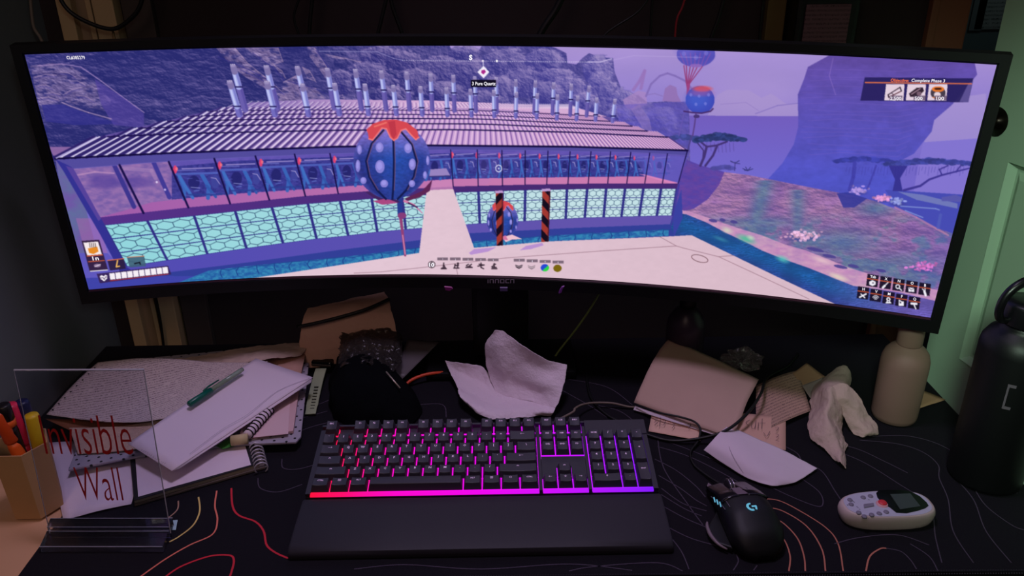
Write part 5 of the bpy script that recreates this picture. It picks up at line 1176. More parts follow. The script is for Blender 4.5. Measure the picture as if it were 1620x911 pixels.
# ------------------------------------------------------------------ white remote
ra = Dz(1326, 806, .012)[:2]; rb_ = Dz(1472, 800, .012)[:2]; rdv = rb_-ra; RL = float(np.hypot(*rdv)); rang = math.atan2(rdv[1], rdv[0]); rc = (ra+rb_)/2+np.array([0, -.004])
RMx = Matrix.Translation((rc[0], rc[1], 0))@Matrix.Rotation(rang, 4, 'Z'); RH = .023
remote = thing('remote_control', 'white rounded remote with grey display and one red button', 'remote control', (rc[0], rc[1], 0))
def rout(t, k=1.0, grow=0.0):
    a, b_ = RL/2+grow, .0255+grow; c_, s_ = math.cos(t), math.sin(t)
    x = a*math.copysign(abs(c_)**.72, c_)*k; y = b_*math.copysign(abs(s_)**.72, s_)*k*(1+.06*c_); return x, y
bm = bmesh.new(); rings = []
for (k, z) in [(.90, .0005), (.955, .003), (.985, .008), (1, .013), (.985, .0175), (.955, .0205), (.93, .0215)]:
    rings.append([bm.verts.new((*rout(2*math.pi*i/56, k), z)) for i in range(56)])
for j in range(len(rings)-1):
    for i in range(56): bm.faces.new((rings[j][i], rings[j][(i+1) % 56], rings[j+1][(i+1) % 56], rings[j+1][i]))
bm.faces.new(rings[0][::-1]); bm.faces.new(rings[-1]); B().bm(bm, RMx).mk('shell', mat('white_remote_plastic', (196, 172, 172), .45), remote, True)
RI = RMx.inverted()
def rl(px, py): p = RI@Vector(Dz(px, py, .0220)); return (p.x, p.y)
fp = [rout(2*math.pi*i/48, .90) for i in range(48)]
B().prism(fp, .0212, .0219, RMx).mk('face_plate', mat('lilac_face_plate', (188, 182, 206), .3), remote, label='smooth lilac white face plate')
g = [rl(*p) for p in ((1386, 780), (1390, 776), (1402, 775), (1425, 775), (1442, 778), (1455, 785), (1466, 795), (1469, 800), (1464, 804), (1452, 808), (1434, 812), (1418, 811), (1408, 803), (1396, 796), (1388, 787))]
B().prism(g, .0214, .0224, RMx).mk('display_window', mat('display_black', (8, 9, 12), .15), remote, label='glossy black display window')
g = [rl(*p) for p in ((1408, 782), (1440, 781), (1456, 801), (1424, 806))]
B().prism(g, .0218, .02265, RMx).mk('display', mat('display_grey', (62, 70, 70), .3), remote, label='dull grey display')
def rbut(px, py, r, z, m, nm, lab=None, el=1.0):
    x, y = rl(px, py); B().lathe([(r, .0212), (r*.98, z-.0008), (r*.85, z), (r*.4, z+.0003)], M=RMx@Matrix.Translation((x, y, 0))@Matrix.Diagonal((el, 1, 1, 1)), n=24).mk(nm, m, remote, True, label=lab)
m_rb = mat('grey_rubber_button', (128, 118, 140), .55)
rbut(1395.5, 797, .0072, .0228, mat('pink_ring', (214, 150, 160), .4), 'button_ring', 'pale pink ring around the red button'); rbut(1396, 796, .0052, .0242, mat('red_button', (214, 52, 66), .4), 'power_button', 'round red power button')
for p in ((1344.5, 791), (1346.5, 798), (1365.5, 787), (1377, 785), (1358.5, 811), (1367.5, 817), (1379, 814.5), (1391, 812.5), (1402, 810)): rbut(p[0], p[1], .0032, .0232, m_rb, 'button')
p = [rl(*q) for q in ((1366, 798), (1382, 796), (1383, 801), (1367, 804))]; o = B().prism(p, .0212, .0234, RMx).mk('rocker_button', m_rb, remote); mod(o, 'BEVEL', width=.001, segments=3)
mk_ = B()
for (x0, y0, x1, y1) in ((1349, 792, 1352, 795), (1340, 798, 1342, 800), (1355, 801, 1358, 803), (1359, 805, 1361, 806), (1373, 790, 1376, 791), (1373, 820, 1375, 821)):
    q0, q1 = rl(x0, y0), rl(x1, y1); mk_.ribbon([RMx@Vector((*q0, .0221)), RMx@Vector((*q1, .0221))], .0008)
mk_.mk('printed_marks', mat('dark_print', (50, 44, 60), .6), remote)

# ------------------------------------------------------------------ bottles
def lathe_thing(name, prof, c, m, parent, nm, lab=None, n=48): return B().lathe(prof, c, n).mk(nm, m, parent, True, label=lab)
wb = (.600, .182, 0.0); bt = thing('squat_bottle', 'matte white squat bottle with a short wide neck under the monitor right end', 'bottle', wb)
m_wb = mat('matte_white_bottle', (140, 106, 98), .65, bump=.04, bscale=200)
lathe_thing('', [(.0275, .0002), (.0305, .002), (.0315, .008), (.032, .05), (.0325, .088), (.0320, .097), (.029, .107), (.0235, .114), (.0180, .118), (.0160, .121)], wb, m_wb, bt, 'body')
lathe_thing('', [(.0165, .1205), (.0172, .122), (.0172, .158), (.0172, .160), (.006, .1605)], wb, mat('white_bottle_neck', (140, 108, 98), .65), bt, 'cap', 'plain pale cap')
sb_ = (*Dy(1080, 575, .34)[:2], 0.0); sp_ = thing('cleaner_bottle', 'dim dark violet bottle in the shadow behind the folded brown sheet', 'bottle', sb_)
lathe_thing('', [(.026, .0002), (.030, .003), (.031, .07), (.029, .085), (.020, .10), (.012, .108)], sb_, mat('smoky_violet_plastic', (58, 46, 66), .35), sp_, 'body')
lathe_thing('', [(.013, .107), (.0135, .125), (.011, .128), (.004, .1285)], sb_, m_dark, sp_, 'cap')
# tall black drinks bottle at the right edge
dbx, dby = .655, .040
db = (dbx, dby, 0.0); dr = thing('drinks_bottle', 'tall black insulated bottle with a loop lid at the right edge', 'bottle', db)
m_db = mat('black_powder_coat', (11, 11, 13), .45, bump=.08, bscale=1500)
lathe_thing('', [(.040, .0002), (.0435, .002), (.044, .006), (.044, .190), (.0425, .200), (.037, .210), (.029, .216), (.026, .220), (.026, .226)], db, m_db, dr, 'body')
lathe_thing('', [(.0285, .2245), (.029, .227), (.029, .248), (.0275, .252), (.010, .253)], db, mat('lid_black', (18, 17, 20), .35), dr, 'lid')
lp_ = B(); Vp = Vector(db)
arc = [Vp+Vector(q) for q in ((-.026, -.004, .230), (-.036, -.005, .232), (-.041, -.006, .244), (-.038, -.006, .262), (-.026, -.005, .276), (-.008, -.003, .283), (.012, -.002, .282), (.026, 0, .272), (.034, 0, .256), (.032, 0, .240))]
lp_.tube(arc, [.004, .005, .005, .0055, .006, .006, .005], 10, smooth=3); lp_.mk('carry_loop', mat('loop_black', (16, 15, 18), .3), dr, True)
b = B(); b.box((db[0]-.020, db[1]-.031, .232), (db[0]-.006, db[1]-.0275, .246), .001); b.mk('lid_badge', mat('violet_badge', (150, 100, 200), .2, .4), dr, label='small shiny violet badge')
lg_ = B()
for (z0, z1, a0_, a1_) in ((.128, .160, -2.22, -2.17), (.157, .161, -2.22, -2.02), (.127, .131, -2.22, -2.02)):
    A_ = []
    for t in np.linspace(a0_, a1_, 5): A_ += [(db[0]+.0444*math.cos(t), db[1]+.0444*math.sin(t), z0), (db[0]+.0444*math.cos(t), db[1]+.0444*math.sin(t), z1)]
    lg_.add(A_, [[2*i, 2*i+2, 2*i+3, 2*i+1] for i in range(4)])
lg_.mk('printed_frame', mat('grey_bottle_print', (104, 92, 104), .5), dr, label='grey printed square outline')

# ------------------------------------------------------------------ keyboard and stray cables
tag(B().tube([KP(.0985, 6.40*KU, -.014)+Vector((0, .006, 0)), Dz(906, 652, .026), Dz(910, 646, .024), Dz(922, 640, .016), Dz(942, 637, .010), Dz(970, 638, .008), Dz(1000, 644, .003), Dz(1030, 640, .003)], .0017, 8, smooth=8).mk('keyboard_cable', m_cabg, None, True), 'grey braided cable rising from the back of the keyboard', 'cable')
tag(B().tube([Dz(928, 590, .003), Dz(930, 612, .003), Dz(938, 634, .003), Dz(960, 656, .0025), Dz(990, 672, .0025), Dz(1014, 684, .003), Dz(1060, 697, .003), Dz(1110, 693, .010), Dz(1150, 680, .022), Dz(1184, 652, .030), Dz(1204, 622, .034), Dz(1210, 602, .026), Dz(1222, 592, .012), Dz(1245, 580, .004), Dz(1262, 560, .003)], .0022, 8, smooth=8).mk('thick_cable', m_cab, None, True), 'thick black cable curving around the front of the folded brown sheet', 'cable')
tag(B().tube([Dy(960, 440, .33), Dy(948, 464, .335), Dy(930, 494, .34), Dy(908, 525, .345), Dy(888, 550, .35), Dz(872, 572, .004), Dz(856, 590, .004)], .0017, 8, smooth=8).mk('green_cable', mat('olive_green_cable', (130, 150, 84), .6), None, True), 'thin olive green cable rising from behind the paper towel to the monitor', 'cable')
tag(B().tube([Dz(636, 616, .003), Dz(648, 603, .010), Dz(668, 594, .014), Dz(690, 590, .014), Dz(714, 590, .008), Dz(740, 596, .003), Dz(780, 600, .003)], .0026, 10, smooth=8).mk('orange_cable', mat('orange_cable', (216, 74, 40), .5), None, True), 'orange cable arching between the black cloth and the paper towel', 'cable')
tag(B().tube([Dz(611, 588, .060), Dz(633, 614, .046)], .0012, 8).mk('metal_rod', mat('brushed_rod', (190, 176, 160), .3, .6), None, True), 'thin pale metal rod leaning on the black cloth', 'rod')

# ------------------------------------------------------------------ paper towel in the middle
def towel(name, ctrl, m, label, nu=70, nv=60, wr=.0016, ws=60, seed=1, thick=.0007, zmin=.0012):
    G = [[Dz(px, py, z) for (px, py, z) in row] for row in ctrl]
    V, F, uv = grid_surface(G, nu, nv); V = wrinkle(V, wr, ws, seed); V = wrinkle(V, wr*.3, ws*5, seed+4); V[:, 2] = np.maximum(V[:, 2], zmin)
    o = mk(name, V, F, m, None, True, uv=uv); mod(o, 'SOLIDIFY', thickness=thick, offset=0); tag(o, label[0], label[1]); return o
m_tis = mat('white_paper_towel', (226, 208, 220), .9, bump=.5, bscale=380, spec=.1)
def joined(name, m, grids, label, wr, ws, seed, thick=.0007, zmin=.0012):
    """one sheet of tissue whose folds are built as two surfaces meeting at the crease"""
    Vs = []; Fs = []; UV = []
    for k, (ctrl, nu, nv) in enumerate(grids):
        V, F, uv = grid_surface([[Dz(*q) for q in row] for row in ctrl], nu, nv); V = wrinkle(V, wr, ws, seed); V = wrinkle(V, wr*.3, ws*5, seed+4); V[:, 2] = np.maximum(V[:, 2], zmin)
        n_ = len(Vs); Vs += list(V); Fs += [[i+n_ for i in f] for f in F]; UV += list(uv)
    o = mk(name, Vs, Fs, m, None, True, uv=UV); mod(o, 'SOLIDIFY', thickness=thick, offset=0); return tag(o, *label)
joined('paper_towel', m_tis, [([
 [(704, 571, .030), (722, 573, .034), (744, 576, .034), (764, 580, .030), (778, 600, .014), (792, 618, .004), (820, 624, .003), (855, 622, .005), (886, 612, .022)],
 [(712, 588, .020), (730, 592, .018), (748, 600, .012), (766, 608, .007), (782, 620, .004), (802, 628, .003), (830, 630, .003), (860, 628, .006), (884, 624, .018)],
 [(722, 608, .016), (740, 618, .010), (756, 626, .006), (772, 632, .004), (790, 636, .003), (812, 638, .003), (836, 638, .004), (860, 640, .008), (880, 642, .014)],
 [(727, 624, .022), (742, 636, .020), (760, 645, .017), (778, 649, .014), (796, 650, .011), (816, 649, .009), (838, 648, .009), (858, 650, .011), (875, 652, .011)],
 [(744, 644, .013), (756, 654, .013), (770, 661, .011), (786, 664, .009), (802, 663, .007), (820, 661, .005), (838, 659, .004), (855, 657, .004), (870, 658, .003)]], 90, 60),
 ([[(783, 522, .100), (797, 525, .100), (814, 537, .094), (838, 554, .082), (864, 568, .068), (897, 577, .056)],
 [(768, 545, .072), (790, 550, .078), (812, 560, .070), (838, 574, .058), (866, 586, .050), (895, 594, .046)],
 [(769, 570, .044), (792, 580, .048), (814, 590, .040), (840, 600, .036), (866, 608, .036), (890, 614, .034)],
 [(776, 598, .018), (797, 604, .022), (817, 610, .018), (843, 618, .016), (866, 626, .020), (886, 630, .024)],
 [(785, 622, .003), (804, 628, .003), (822, 631, .003), (844, 636, .005), (864, 642, .009), (879, 645, .014)]], 60, 60)],
 ('white paper towel crumpled open like a shell behind the keyboard', 'paper towel'), .0014, 55, 3)
# crumpled tissue at the right
m_tis2 = mat('warm_tissue', (196, 166, 160), .9, bump=.45, bscale=300, spec=.1)
def tissue(name, ctrl, label, **k): return towel(name, ctrl, m_tis2, label, **k)
joined('crumpled_tissue', m_tis2, [([
 [(1322, 590, .020), (1328, 580, .030), (1337, 578, .034), (1345, 586, .030), (1347, 604, .022)],
 [(1292, 606, .018), (1304, 598, .034), (1318, 602, .046), (1332, 612, .050), (1340, 622, .040)],
 [(1283, 624, .012), (1298, 616, .034), (1312, 612, .052), (1330, 626, .044), (1336, 640, .024)],
 [(1283, 648, .010), (1296, 638, .026), (1312, 632, .046), (1328, 652, .028), (1333, 664, .010)],
 [(1277, 672, .008), (1290, 664, .022), (1308, 656, .034), (1322, 670, .020), (1332, 684, .006)],
 [(1284, 692, .006), (1300, 686, .018), (1316, 678, .026), (1330, 690, .014), (1340, 702, .004)],
 [(1304, 710, .004), (1314, 704, .012), (1324, 698, .016), (1332, 706, .010), (1337, 712, .003)],
 [(1322, 730, .003), (1328, 732, .006), (1332, 734, .008), (1335, 738, .005), (1338, 742, .002)]], 46, 80),
 ([[(1312, 612, .050), (1330, 606, .058), (1348, 614, .052), (1360, 628, .044)], [(1320, 628, .044), (1338, 626, .048), (1356, 640, .036), (1372, 650, .026)], [(1330, 652, .024), (1346, 650, .028), (1366, 662, .020), (1384, 668, .012)], [(1344, 674, .008), (1358, 676, .012), (1376, 684, .010), (1390, 684, .004)], [(1350, 686, .002), (1362, 690, .004), (1374, 690, .004), (1386, 688, .002)]], 36, 40)],
 ('warm white tissue twisted upright beside the squat bottle', 'tissue'), .0022, 50, 9)

# ------------------------------------------------------------------ papers at the right
m_brown = mat('brown_grey_paper', (196, 164, 150), .85, bump=.1, bscale=300, spec=.15, var=.06, vscale=20)
m_white = mat('white_paper', (224, 206, 220), .85, bump=.05, bscale=300, spec=.15)
def pz(px, py, z): return Dz(px, py, z)
sheet('folded_sheet', [pz(1057, 537, .055), pz(1200, 601, .026), pz(1160, 690, .014), pz(1003, 639, .010)], m_brown, lift=lambda u, v: .012*math.sin(math.pi*v)*(1-.3*u)+.003*math.sin(3*u+2*v), wr=.0008, thick=.0008, res=22)
tag(bpy.data.objects['folded_sheet'], 'large folded brown grey sheet propped up, topmost of the right papers', 'paper')
o = sheet('loose_sheet', [pz(1048, 560, .020), pz(1190, 612, .016), pz(1150, 694, .0062), pz(1002, 648, .0045)], m_white, lift=lambda u, v: .004*math.sin(math.pi*v), res=14); tag(o, 'pale sheet peeking out below the folded brown sheet', 'paper')
o = sheet('small_note', [pz(1032, 650, .0022), pz(1112, 664, .0040), pz(1108, 697, .0030), pz(1026, 682, .0016)], mat('pink_note', (226, 184, 164), .85, spec=.15), res=10); tag(o, 'small pinkish note with faint pencil writing under the folded sheet, nearest the keyboard', 'note')
def scribble(parent, name, strokes, m, z, w=.0007):
    b = B()
    for s_ in strokes: b.ribbon([Dz(px, py, z) for px, py in s_], w, smooth=3)
    return b.mk(name, m, parent)
m_ink = mat('pencil_grey', (96, 72, 84), .8)
scribble(o, 'handwriting', [[(1036, 662), (1041, 662), (1035, 668), (1041, 668), (1036, 672)], [(1045, 660), (1043, 674)], [(1048, 665), (1053, 664), (1050, 672), (1046, 671)], [(1064, 668), (1067, 672), (1063, 677)], [(1088, 670), (1093, 671), (1089, 678)], [(1097, 672), (1102, 673)]], m_ink, .0075)
o = sheet('lined_sheet', [pz(1196, 610, .010), pz(1262, 586, .014), pz(1283, 650, .006), pz(1196, 690, .004)], written_paper('lined_brown', (190, 152, 138), (70, 50, 66), 16, .9, 50), res=12, lift=lambda u, v: .003*math.sin(3*u)); tag(o, 'brownish sheet of dense small handwriting left of the twisted tissue', 'paper')
o = sheet('written_note', [pz(1150, 652, .0095), pz(1243, 659, .0080), pz(1243, 712, .0035), pz(1130, 700, .0060)], mat('pink_brown_note', (216, 170, 154), .85, spec=.15), res=10); tag(o, 'pinkish note with large pencil lettering between folded sheet and curled sheet', 'note')
scribble(o, 'handwriting', [[(1186, 664), (1180, 668), (1184, 674), (1178, 678)], [(1190, 666), (1189, 676), (1194, 677), (1196, 665)], [(1200, 668), (1199, 678)], [(1206, 662), (1205, 678)], [(1202, 669), (1211, 669)], [(1208, 684), (1213, 690), (1218, 682)], [(1226, 676), (1232, 676), (1228, 682)], [(1227, 686), (1232, 688), (1228, 692)], [(1227, 696), (1233, 698)]], m_ink, .0098)
o = towel('curled_sheet', [[(1152, 673, .013), (1190, 690, .013), (1230, 708, .010), (1262, 724, .007), (1293, 741, .004)],
 [(1138, 685, .022), (1174, 704, .020), (1212, 722, .014), (1248, 738, .008), (1278, 751, .004)],
 [(1124, 700, .018), (1162, 722, .017), (1198, 742, .014), (1234, 755, .009), (1260, 762, .004)],
 [(1113, 712, .008), (1150, 737, .005), (1184, 757, .004), (1218, 768, .0045), (1242, 767, .003)]], m_white, ('white curled sheet in front of the notes, nearest the mouse', 'paper'), nu=40, nv=30, wr=.0007, ws=30, seed=2, thick=.0005)
b = B(); b.ribbon([pz(1156, 676, .0155), pz(1152, 700, .0205), pz(1160, 722, .0182), pz(1176, 748, .0075)], .0005, smooth=5); b.mk('fold_line', mat('seam_line', (150, 132, 150), .8), o)
m_kr = mat('kraft_scrap', (170, 128, 104), .85, spec=.1, bump=.1, bscale=200)
for i, (cs, lab) in enumerate([(((1254, 590, .016), (1276, 574, .020), (1306, 596, .012), (1270, 612, .010)), 'kraft paper scrap folded behind the twisted tissue, its corner pointing up'), (((1268, 610, .014), (1302, 597, .016), (1300, 612, .010), (1282, 630, .008)), 'smaller grey scrap between kraft scrap and twisted tissue'), (((1428, 604, .008), (1496, 632, .004), (1444, 650, .003), (1424, 634, .004)), 'brownish paper corner sticking out right of the squat bottle')]):
    o = sheet('paper_scrap', [pz(*c_) for c_ in cs], m_kr if i != 1 else mat('grey_scrap', (150, 130, 130), .85), res=8, wr=.001, seed=i); tag(o, lab, 'paper scrap')
# crumpled clear wrapper behind the folded sheet
m_clear = mat('clear_plastic', (210, 200, 205), .12, trans=.92, ior=1.3)
def crumple(name, c, sx, sy, sz, m, label, seed, amp=.5, sc=2.2, sub=4):
    from mathutils import noise
    bm = bmesh.new(); bmesh.ops.create_icosphere(bm, subdivisions=sub, radius=1)
    for v in bm.verts:
        n_ = noise.noise(v.co*sc+Vector((seed, seed, 0)))+.5*noise.noise(v.co*sc*2.5+Vector((seed, 0, 3)))
        rr = 1+amp*(n_-.5*abs(n_)); v.co = Vector((v.co.x*sx*rr, v.co.y*sy*rr, max(-.55, v.co.z*rr)*sz))
    z0 = min(v.co.z for v in bm.verts)
    for v in bm.verts: v.co += Vector((c[0], c[1], c[2]-z0+.0006))
    o = B().bm(bm).mk(name, m); me_ = o.data; me_.polygons.foreach_set('use_smooth', [False]*len(me_.polygons)); return tag(o, *label)
w0 = Dz(1172, 572, .01)
crumple('clear_wrapper', (w0[0], w0[1], 0), .034, .020, .020, m_clear, ('crumpled clear plastic wrapper in the dark behind the folded brown sheet', 'wrapper'), 4.2, .8)

# ------------------------------------------------------------------ middle left: black cloth, watch, clear bag, kraft bag
b0 = Dz(590, 640, .0)
def blob(name, outline, hmax, m, label, seed=0, n=60, prof=.6, wr=.004):
    P_ = np.array([Dz(px, py, z)[:2] for px, py, z in outline]); c_ = P_.mean(0); k = len(P_); V = []; F = []; T = 96; Rn = 26
    tt = np.linspace(0, 1, k+1); PP = np.vstack([P_, P_[:1]]); bx_ = np.interp(np.linspace(0, 1, T, endpoint=False), tt, PP[:, 0]); by_ = np.interp(np.linspace(0, 1, T, endpoint=False), tt, PP[:, 1])
    ker = np.array([1, 2, 3, 2, 1])/9.; bx_ = np.convolve(np.r_[bx_[-2:], bx_, bx_[:2]], ker, 'valid'); by_ = np.convolve(np.r_[by_[-2:], by_, by_[:2]], ker, 'valid')
    for j in range(Rn+1):
        s_ = j/Rn; h = hmax*(1-s_**2.6)**prof if s_ < 1 else 0
        for i in range(T): V.append((c_[0]+(bx_[i]-c_[0])*s_**.9, c_[1]+(by_[i]-c_[1])*s_**.9, h))
    V = wrinkle(np.array(V), wr*2, 14, seed); V[:, 2] = np.maximum(V[:, 2], .0006)
    F = [[j*T+i, j*T+(i+1) % T, (j+1)*T+(i+1) % T, (j+1)*T+i][::-1] for j in range(Rn) for i in range(T)]
    o = mk(name, V, F, m, None, True); tag(o, *label); return o
m_cloth = mat('black_knit', (10, 11, 14), .95, bump=.5, bscale=500, spec=.05)
blob('knit_hat', [(520, 640, 0), (530, 664, 0), (560, 676, 0), (604, 678, 0), (650, 672, 0), (664, 650, 0), (650, 618, 0), (632, 598, .01), (606, 574, .01), (566, 566, .01), (530, 584, .0), (516, 612, 0)], .056, m_cloth, ('soft black knitted hat lying crumpled behind the keyboard left half', 'hat'), 2, wr=.005)
# kraft bag sheet standing behind
yb = .40
o = towel('kraft_bag', [[(486, 488, .090), (548, 474, .100), (608, 461, .110)], [(480, 506, .080), (545, 490, .095), (616, 478, .100)], [(474, 530, .062), (545, 522, .070), (624, 512, .078)], [(474, 556, .034), (545, 548, .044), (628, 540, .05)], [(478, 584, .006), (530, 576, .012), (620, 562, .02)]], mat('kraft_brown_paper', (222, 176, 154), .85, bump=.15, bscale=120, spec=.1), ('crinkled brown kraft paper bag standing behind the knitted hat', 'paper bag'), wr=.0018, ws=30, seed=6)
tag(B().tube([Dz(470, 517, .078), Dz(500, 511, .084), Dz(540, 501, .092), Dz(580, 489, .100), Dz(616, 473, .108)], .0030, 8, smooth=6).mk('black_strap', m_cab, None, True), 'black cable lying across the front of the kraft paper bag', 'cable')
o = towel('clear_bag', [[(536, 530, .062), (564, 524, .070), (606, 522, .070), (636, 536, .060)], [(534, 546, .055), (560, 540, .068), (606, 540, .068), (640, 552, .055)], [(536, 566, .050), (562, 560, .062), (600, 560, .062), (636, 572, .050)], [(536, 582, .050), (566, 578, .055), (596, 580, .055), (620, 592, .045)]], mat('dusty_clear_plastic', (90, 84, 82), .2, trans=.75, ior=1.25, alpha=.7), ('crumpled clear plastic bag on top of the knitted hat', 'plastic bag'), wr=.007, ws=38, seed=12)
o = sheet('plastic_sleeve', [Dy(645, 536, .36), Dy(695, 541, .35), Dy(636, 600, .27), Dy(622, 596, .27)], mat('grey_film', (120, 112, 116), .3, trans=.35, ior=1.2), res=8); tag(o, 'grey translucent plastic sleeve corner pointing right beside the clear bag', 'plastic sleeve')
# watch with pale green band
wt_ = thing('wrist_watch', 'wrist watch with dark face and pale green band with slots', 'watch', Dz(505, 600, 0))
m_band = mat('pale_green_band', (150, 160, 128), .6, spec=.3)
def band_strip(nm, pts, w, m, thick=.0018, lab=None):
    P_ = spline([Vector(p) for p in pts], 6); V = []; n_ = len(P_)
    for i, p in enumerate(P_):
        t = (P_[min(i+1, n_-1)]-P_[max(i-1, 0)]).normalized(); sd = t.cross(Vector((0, 0, 1))).normalized()
        ww = w*(1 if i < n_-3 else .9)
        V += [p-sd*ww/2, p+sd*ww/2]
    o = mk(nm, V, [[2*i, 2*i+1, 2*i+3, 2*i+2] for i in range(n_-1)], m, wt_, True, label=lab); mod(o, 'SOLIDIFY', thickness=thick, offset=0); mod(o, 'BEVEL', width=.0006, segments=2); return o
lo = band_strip('lower_band', [Dz(508, 583, .016), Dz(503, 600, .012), Dz(497, 625, .007), Dz(491, 655, .004)], .0175, m_band)
slots = B()
for k in range(8):
    a = k/7; p = Vector(Dz(500.5-6.5*a, 612+34*a, .0115-.0062*a)); slots.box((p.x-.0032, p.y-.0009, p.z-.0004), (p.x+.0032, p.y+.0009, p.z+.0006), .0004)
slots.mk('band_slots', mat('slot_shadow', (62, 66, 54), .8), lo)
band_strip('upper_band', [Dz(512, 560, .020), Dz(520, 545, .026), Dz(528, 530, .030), Dz(534, 516, .034)], .0165, m_band)
b = B(); p = Vector(Dz(513, 569, .018)); b.box((-.0175, -.014, -.005), (.0175, .014, .005), .004, Matrix.Translation(p)@Matrix.Rotation(math.radians(-10), 4, 'Z')@Matrix.Rotation(math.radians(8), 4, 'X'), 3); shade_auto(b.mk('watch_case', mat('watch_black', (8, 8, 11), .2), wt_))
b = B(); b.box((-.0165, -.0155, -.002), (.0165, -.0142, .0015), .0004, Matrix.Translation(p)@Matrix.Rotation(math.radians(-10), 4, 'Z')@Matrix.Rotation(math.radians(8), 4, 'X')); b.mk('case_edge', mat('silver_edge', (170, 160, 150), .25, .8), wt_)
# ------------------------------------------------------------------ stack of papers and books at the left
o = sheet('paper_sheet', [pz(112, 690, .0012), pz(262, 690, .0012), pz(262, 775, .0010), pz(104, 832, .0008)], m_white, res=8)
bpy.data.objects.remove(o)
o = sheet('paper_sheet', [pz(74, 700, .0016), pz(240, 690, .0016), pz(208, 797, .0010), pz(101, 823, .0008)], m_white, res=10, lift=lambda u, v: .002*math.sin(3*u)*v); tag(o, 'white sheet lying on the desk mat just behind the clear acrylic sign', 'paper')
# sketchbook: pale page, black border, grey board cover, white spiral at the right end
sk_ = thing('sketchbook', 'spiral sketchbook with pale page and black border, lowest book of the stack', 'sketchbook', Dz(310, 750, 0))
def slab(name, cs, z0, z1, m, parent, bev=.001, lab=None):
    """a slab whose top outline is given by picture places at its top height"""
    T = [Dz(px, py, z1)[:2] for px, py in cs]; b = B().prism([tuple(t_) for t_ in T][::-1], z0, z1); o_ = b.mk(name, m, parent, label=lab); mod(o_, 'BEVEL', width=bev, segments=2); return o_
slab('back_cover', [(205, 716), (400, 686), (420, 738), (213, 797)], .0005, .0045, mat('grey_board', (96, 84, 78), .8, var=.1), sk_)
slab('page_block', [(208, 716), (392, 690), (410, 734), (213, 790)], .0046, .0100, mat('page_edges', (160, 148, 140), .85), sk_, .0005)
slab('black_border', [(206, 714), (390, 688), (411, 733), (213, 791)], .0101, .0110, mat('black_card', (24, 20, 24), .6), sk_, .0003)
slab('top_page', [(214, 717), (384, 692), (397, 735), (219, 785)], .0111, .0114, m_white, sk_, .0001)
sp = B()
for k in range(9):
    a = k/8; p = Vector(Dz(402+11*a, 696+43*a, .010)); d_ = (Vector(Dz(413, 739, .01))-Vector(Dz(402, 696, .01))).normalized(); sd = d_.cross(Vector((0, 0, 1)))*-1
    if sd.x < 0: sd = -sd
    sp.tube([p+sd*(.0085*math.cos(t_))+Vector((0, 0, .0085*math.sin(t_)-.0015)) for t_ in np.linspace(-1.0, 3.9, 12)], .0011, 6)
sp.mk('spiral', mat('white_coil', (190, 184, 196), .35, .3), sk_, True, label='pale wire coil')
# dotted folder
def dots_mat():
    m = mat('dotted_card', (150, 142, 156), .6, spec=.3); nt = m.node_tree; N = nt.nodes; L = nt.links; b_ = N['Principled BSDF']
    tc = N.new('ShaderNodeTexCoord'); mp_ = N.new('ShaderNodeMapping'); mp_.inputs['Rotation'].default_value = (0, 0, math.radians(8+45)); mp_.inputs['Scale'].default_value = (1, 1, 0); L.new(tc.outputs['Object'], mp_.inputs[0])
    vo = N.new('ShaderNodeTexVoronoi'); vo.inputs['Scale'].default_value = 1/.0125; vo.inputs['Randomness'].default_value = 0; vo.voronoi_dimensions = '2D'; L.new(mp_.outputs[0], vo.inputs['Vector'])
    lt = N.new('ShaderNodeMath'); lt.operation = 'LESS_THAN'; lt.inputs[1].default_value = .15; L.new(vo.outputs['Distance'], lt.inputs[0])
    mx = N.new('ShaderNodeMix'); mx.data_type = 'RGBA'; mx.inputs['A'].default_value = (*srgb((160, 152, 166)), 1); mx.inputs['B'].default_value = (*srgb((22, 18, 26)), 1); L.new(lt.outputs[0], mx.inputs['Factor']); L.new(mx.outputs['Result'], b_.inputs['Base Color']); return m
o = slab('dotted_folder', [(232, 566), (493, 541), (490, 560), (476, 690), (468, 699), (366, 703), (200, 724), (108, 742), (150, 640)], .0130, .0165, dots_mat(), None, .0008); tag(o, 'grey folder with rows of black dots lying on the sketchbook', 'folder')
# pinkish exercise book with a black coil, pages open at the right
nb_ = thing('coil_notebook', 'pinkish page block notebook with black coil on the dotted folder, right side', 'notebook', Dz(430, 650, .0166))
slab('page_block', [(404, 590), (478, 580), (464, 681), (386, 692)], .0168, .0215, mat('pink_pages', (206, 168, 170), .8, var=.05), nb_, .0006)
slab('lower_page', [(400, 590), (462, 584), (456, 686), (378, 694)], .0216, .0222, mat('pink_pages2', (218, 184, 188), .8), nb_, .0001)
b = B(); b.tube([pz(366, 697, .024), pz(392, 694, .0245)], .0072, 20, cap=True); b.mk('rolled_cover', mat('rolled_cream', (196, 176, 132), .7), nb_, True, label='cream rolled cover corner')
b = B(); A0, A1 = Vector(pz(391, 688, .028)), Vector(pz(428, 646, .030)); d_ = (A1-A0).normalized(); sd = d_.cross(Vector((0, 0, 1)))
b.tube([A0+(A1-A0)*k_/10 for k_ in range(11)], .0062, 16)
b.mk('rolled_pages', m_white, nb_, True)
b = B()
for k in range(9):
    p = A0+(A1-A0)*((k+.5)/9); b.tube([p+sd*(.0072*math.cos(t_))+Vector((0, 0, .0072*math.sin(t_))) for t_ in np.linspace(0, 2*math.pi, 14)], .0009, 6)
b.mk('coil', mat('black_coil', (20, 18, 22), .3, .5), nb_, True)
slab('green_tab', [(342, 705), (366, 690), (374, 704), (352, 710)], .017, .0176, mat('green_tab', (60, 130, 50), .6), nb_, .0001, 'small green tab')
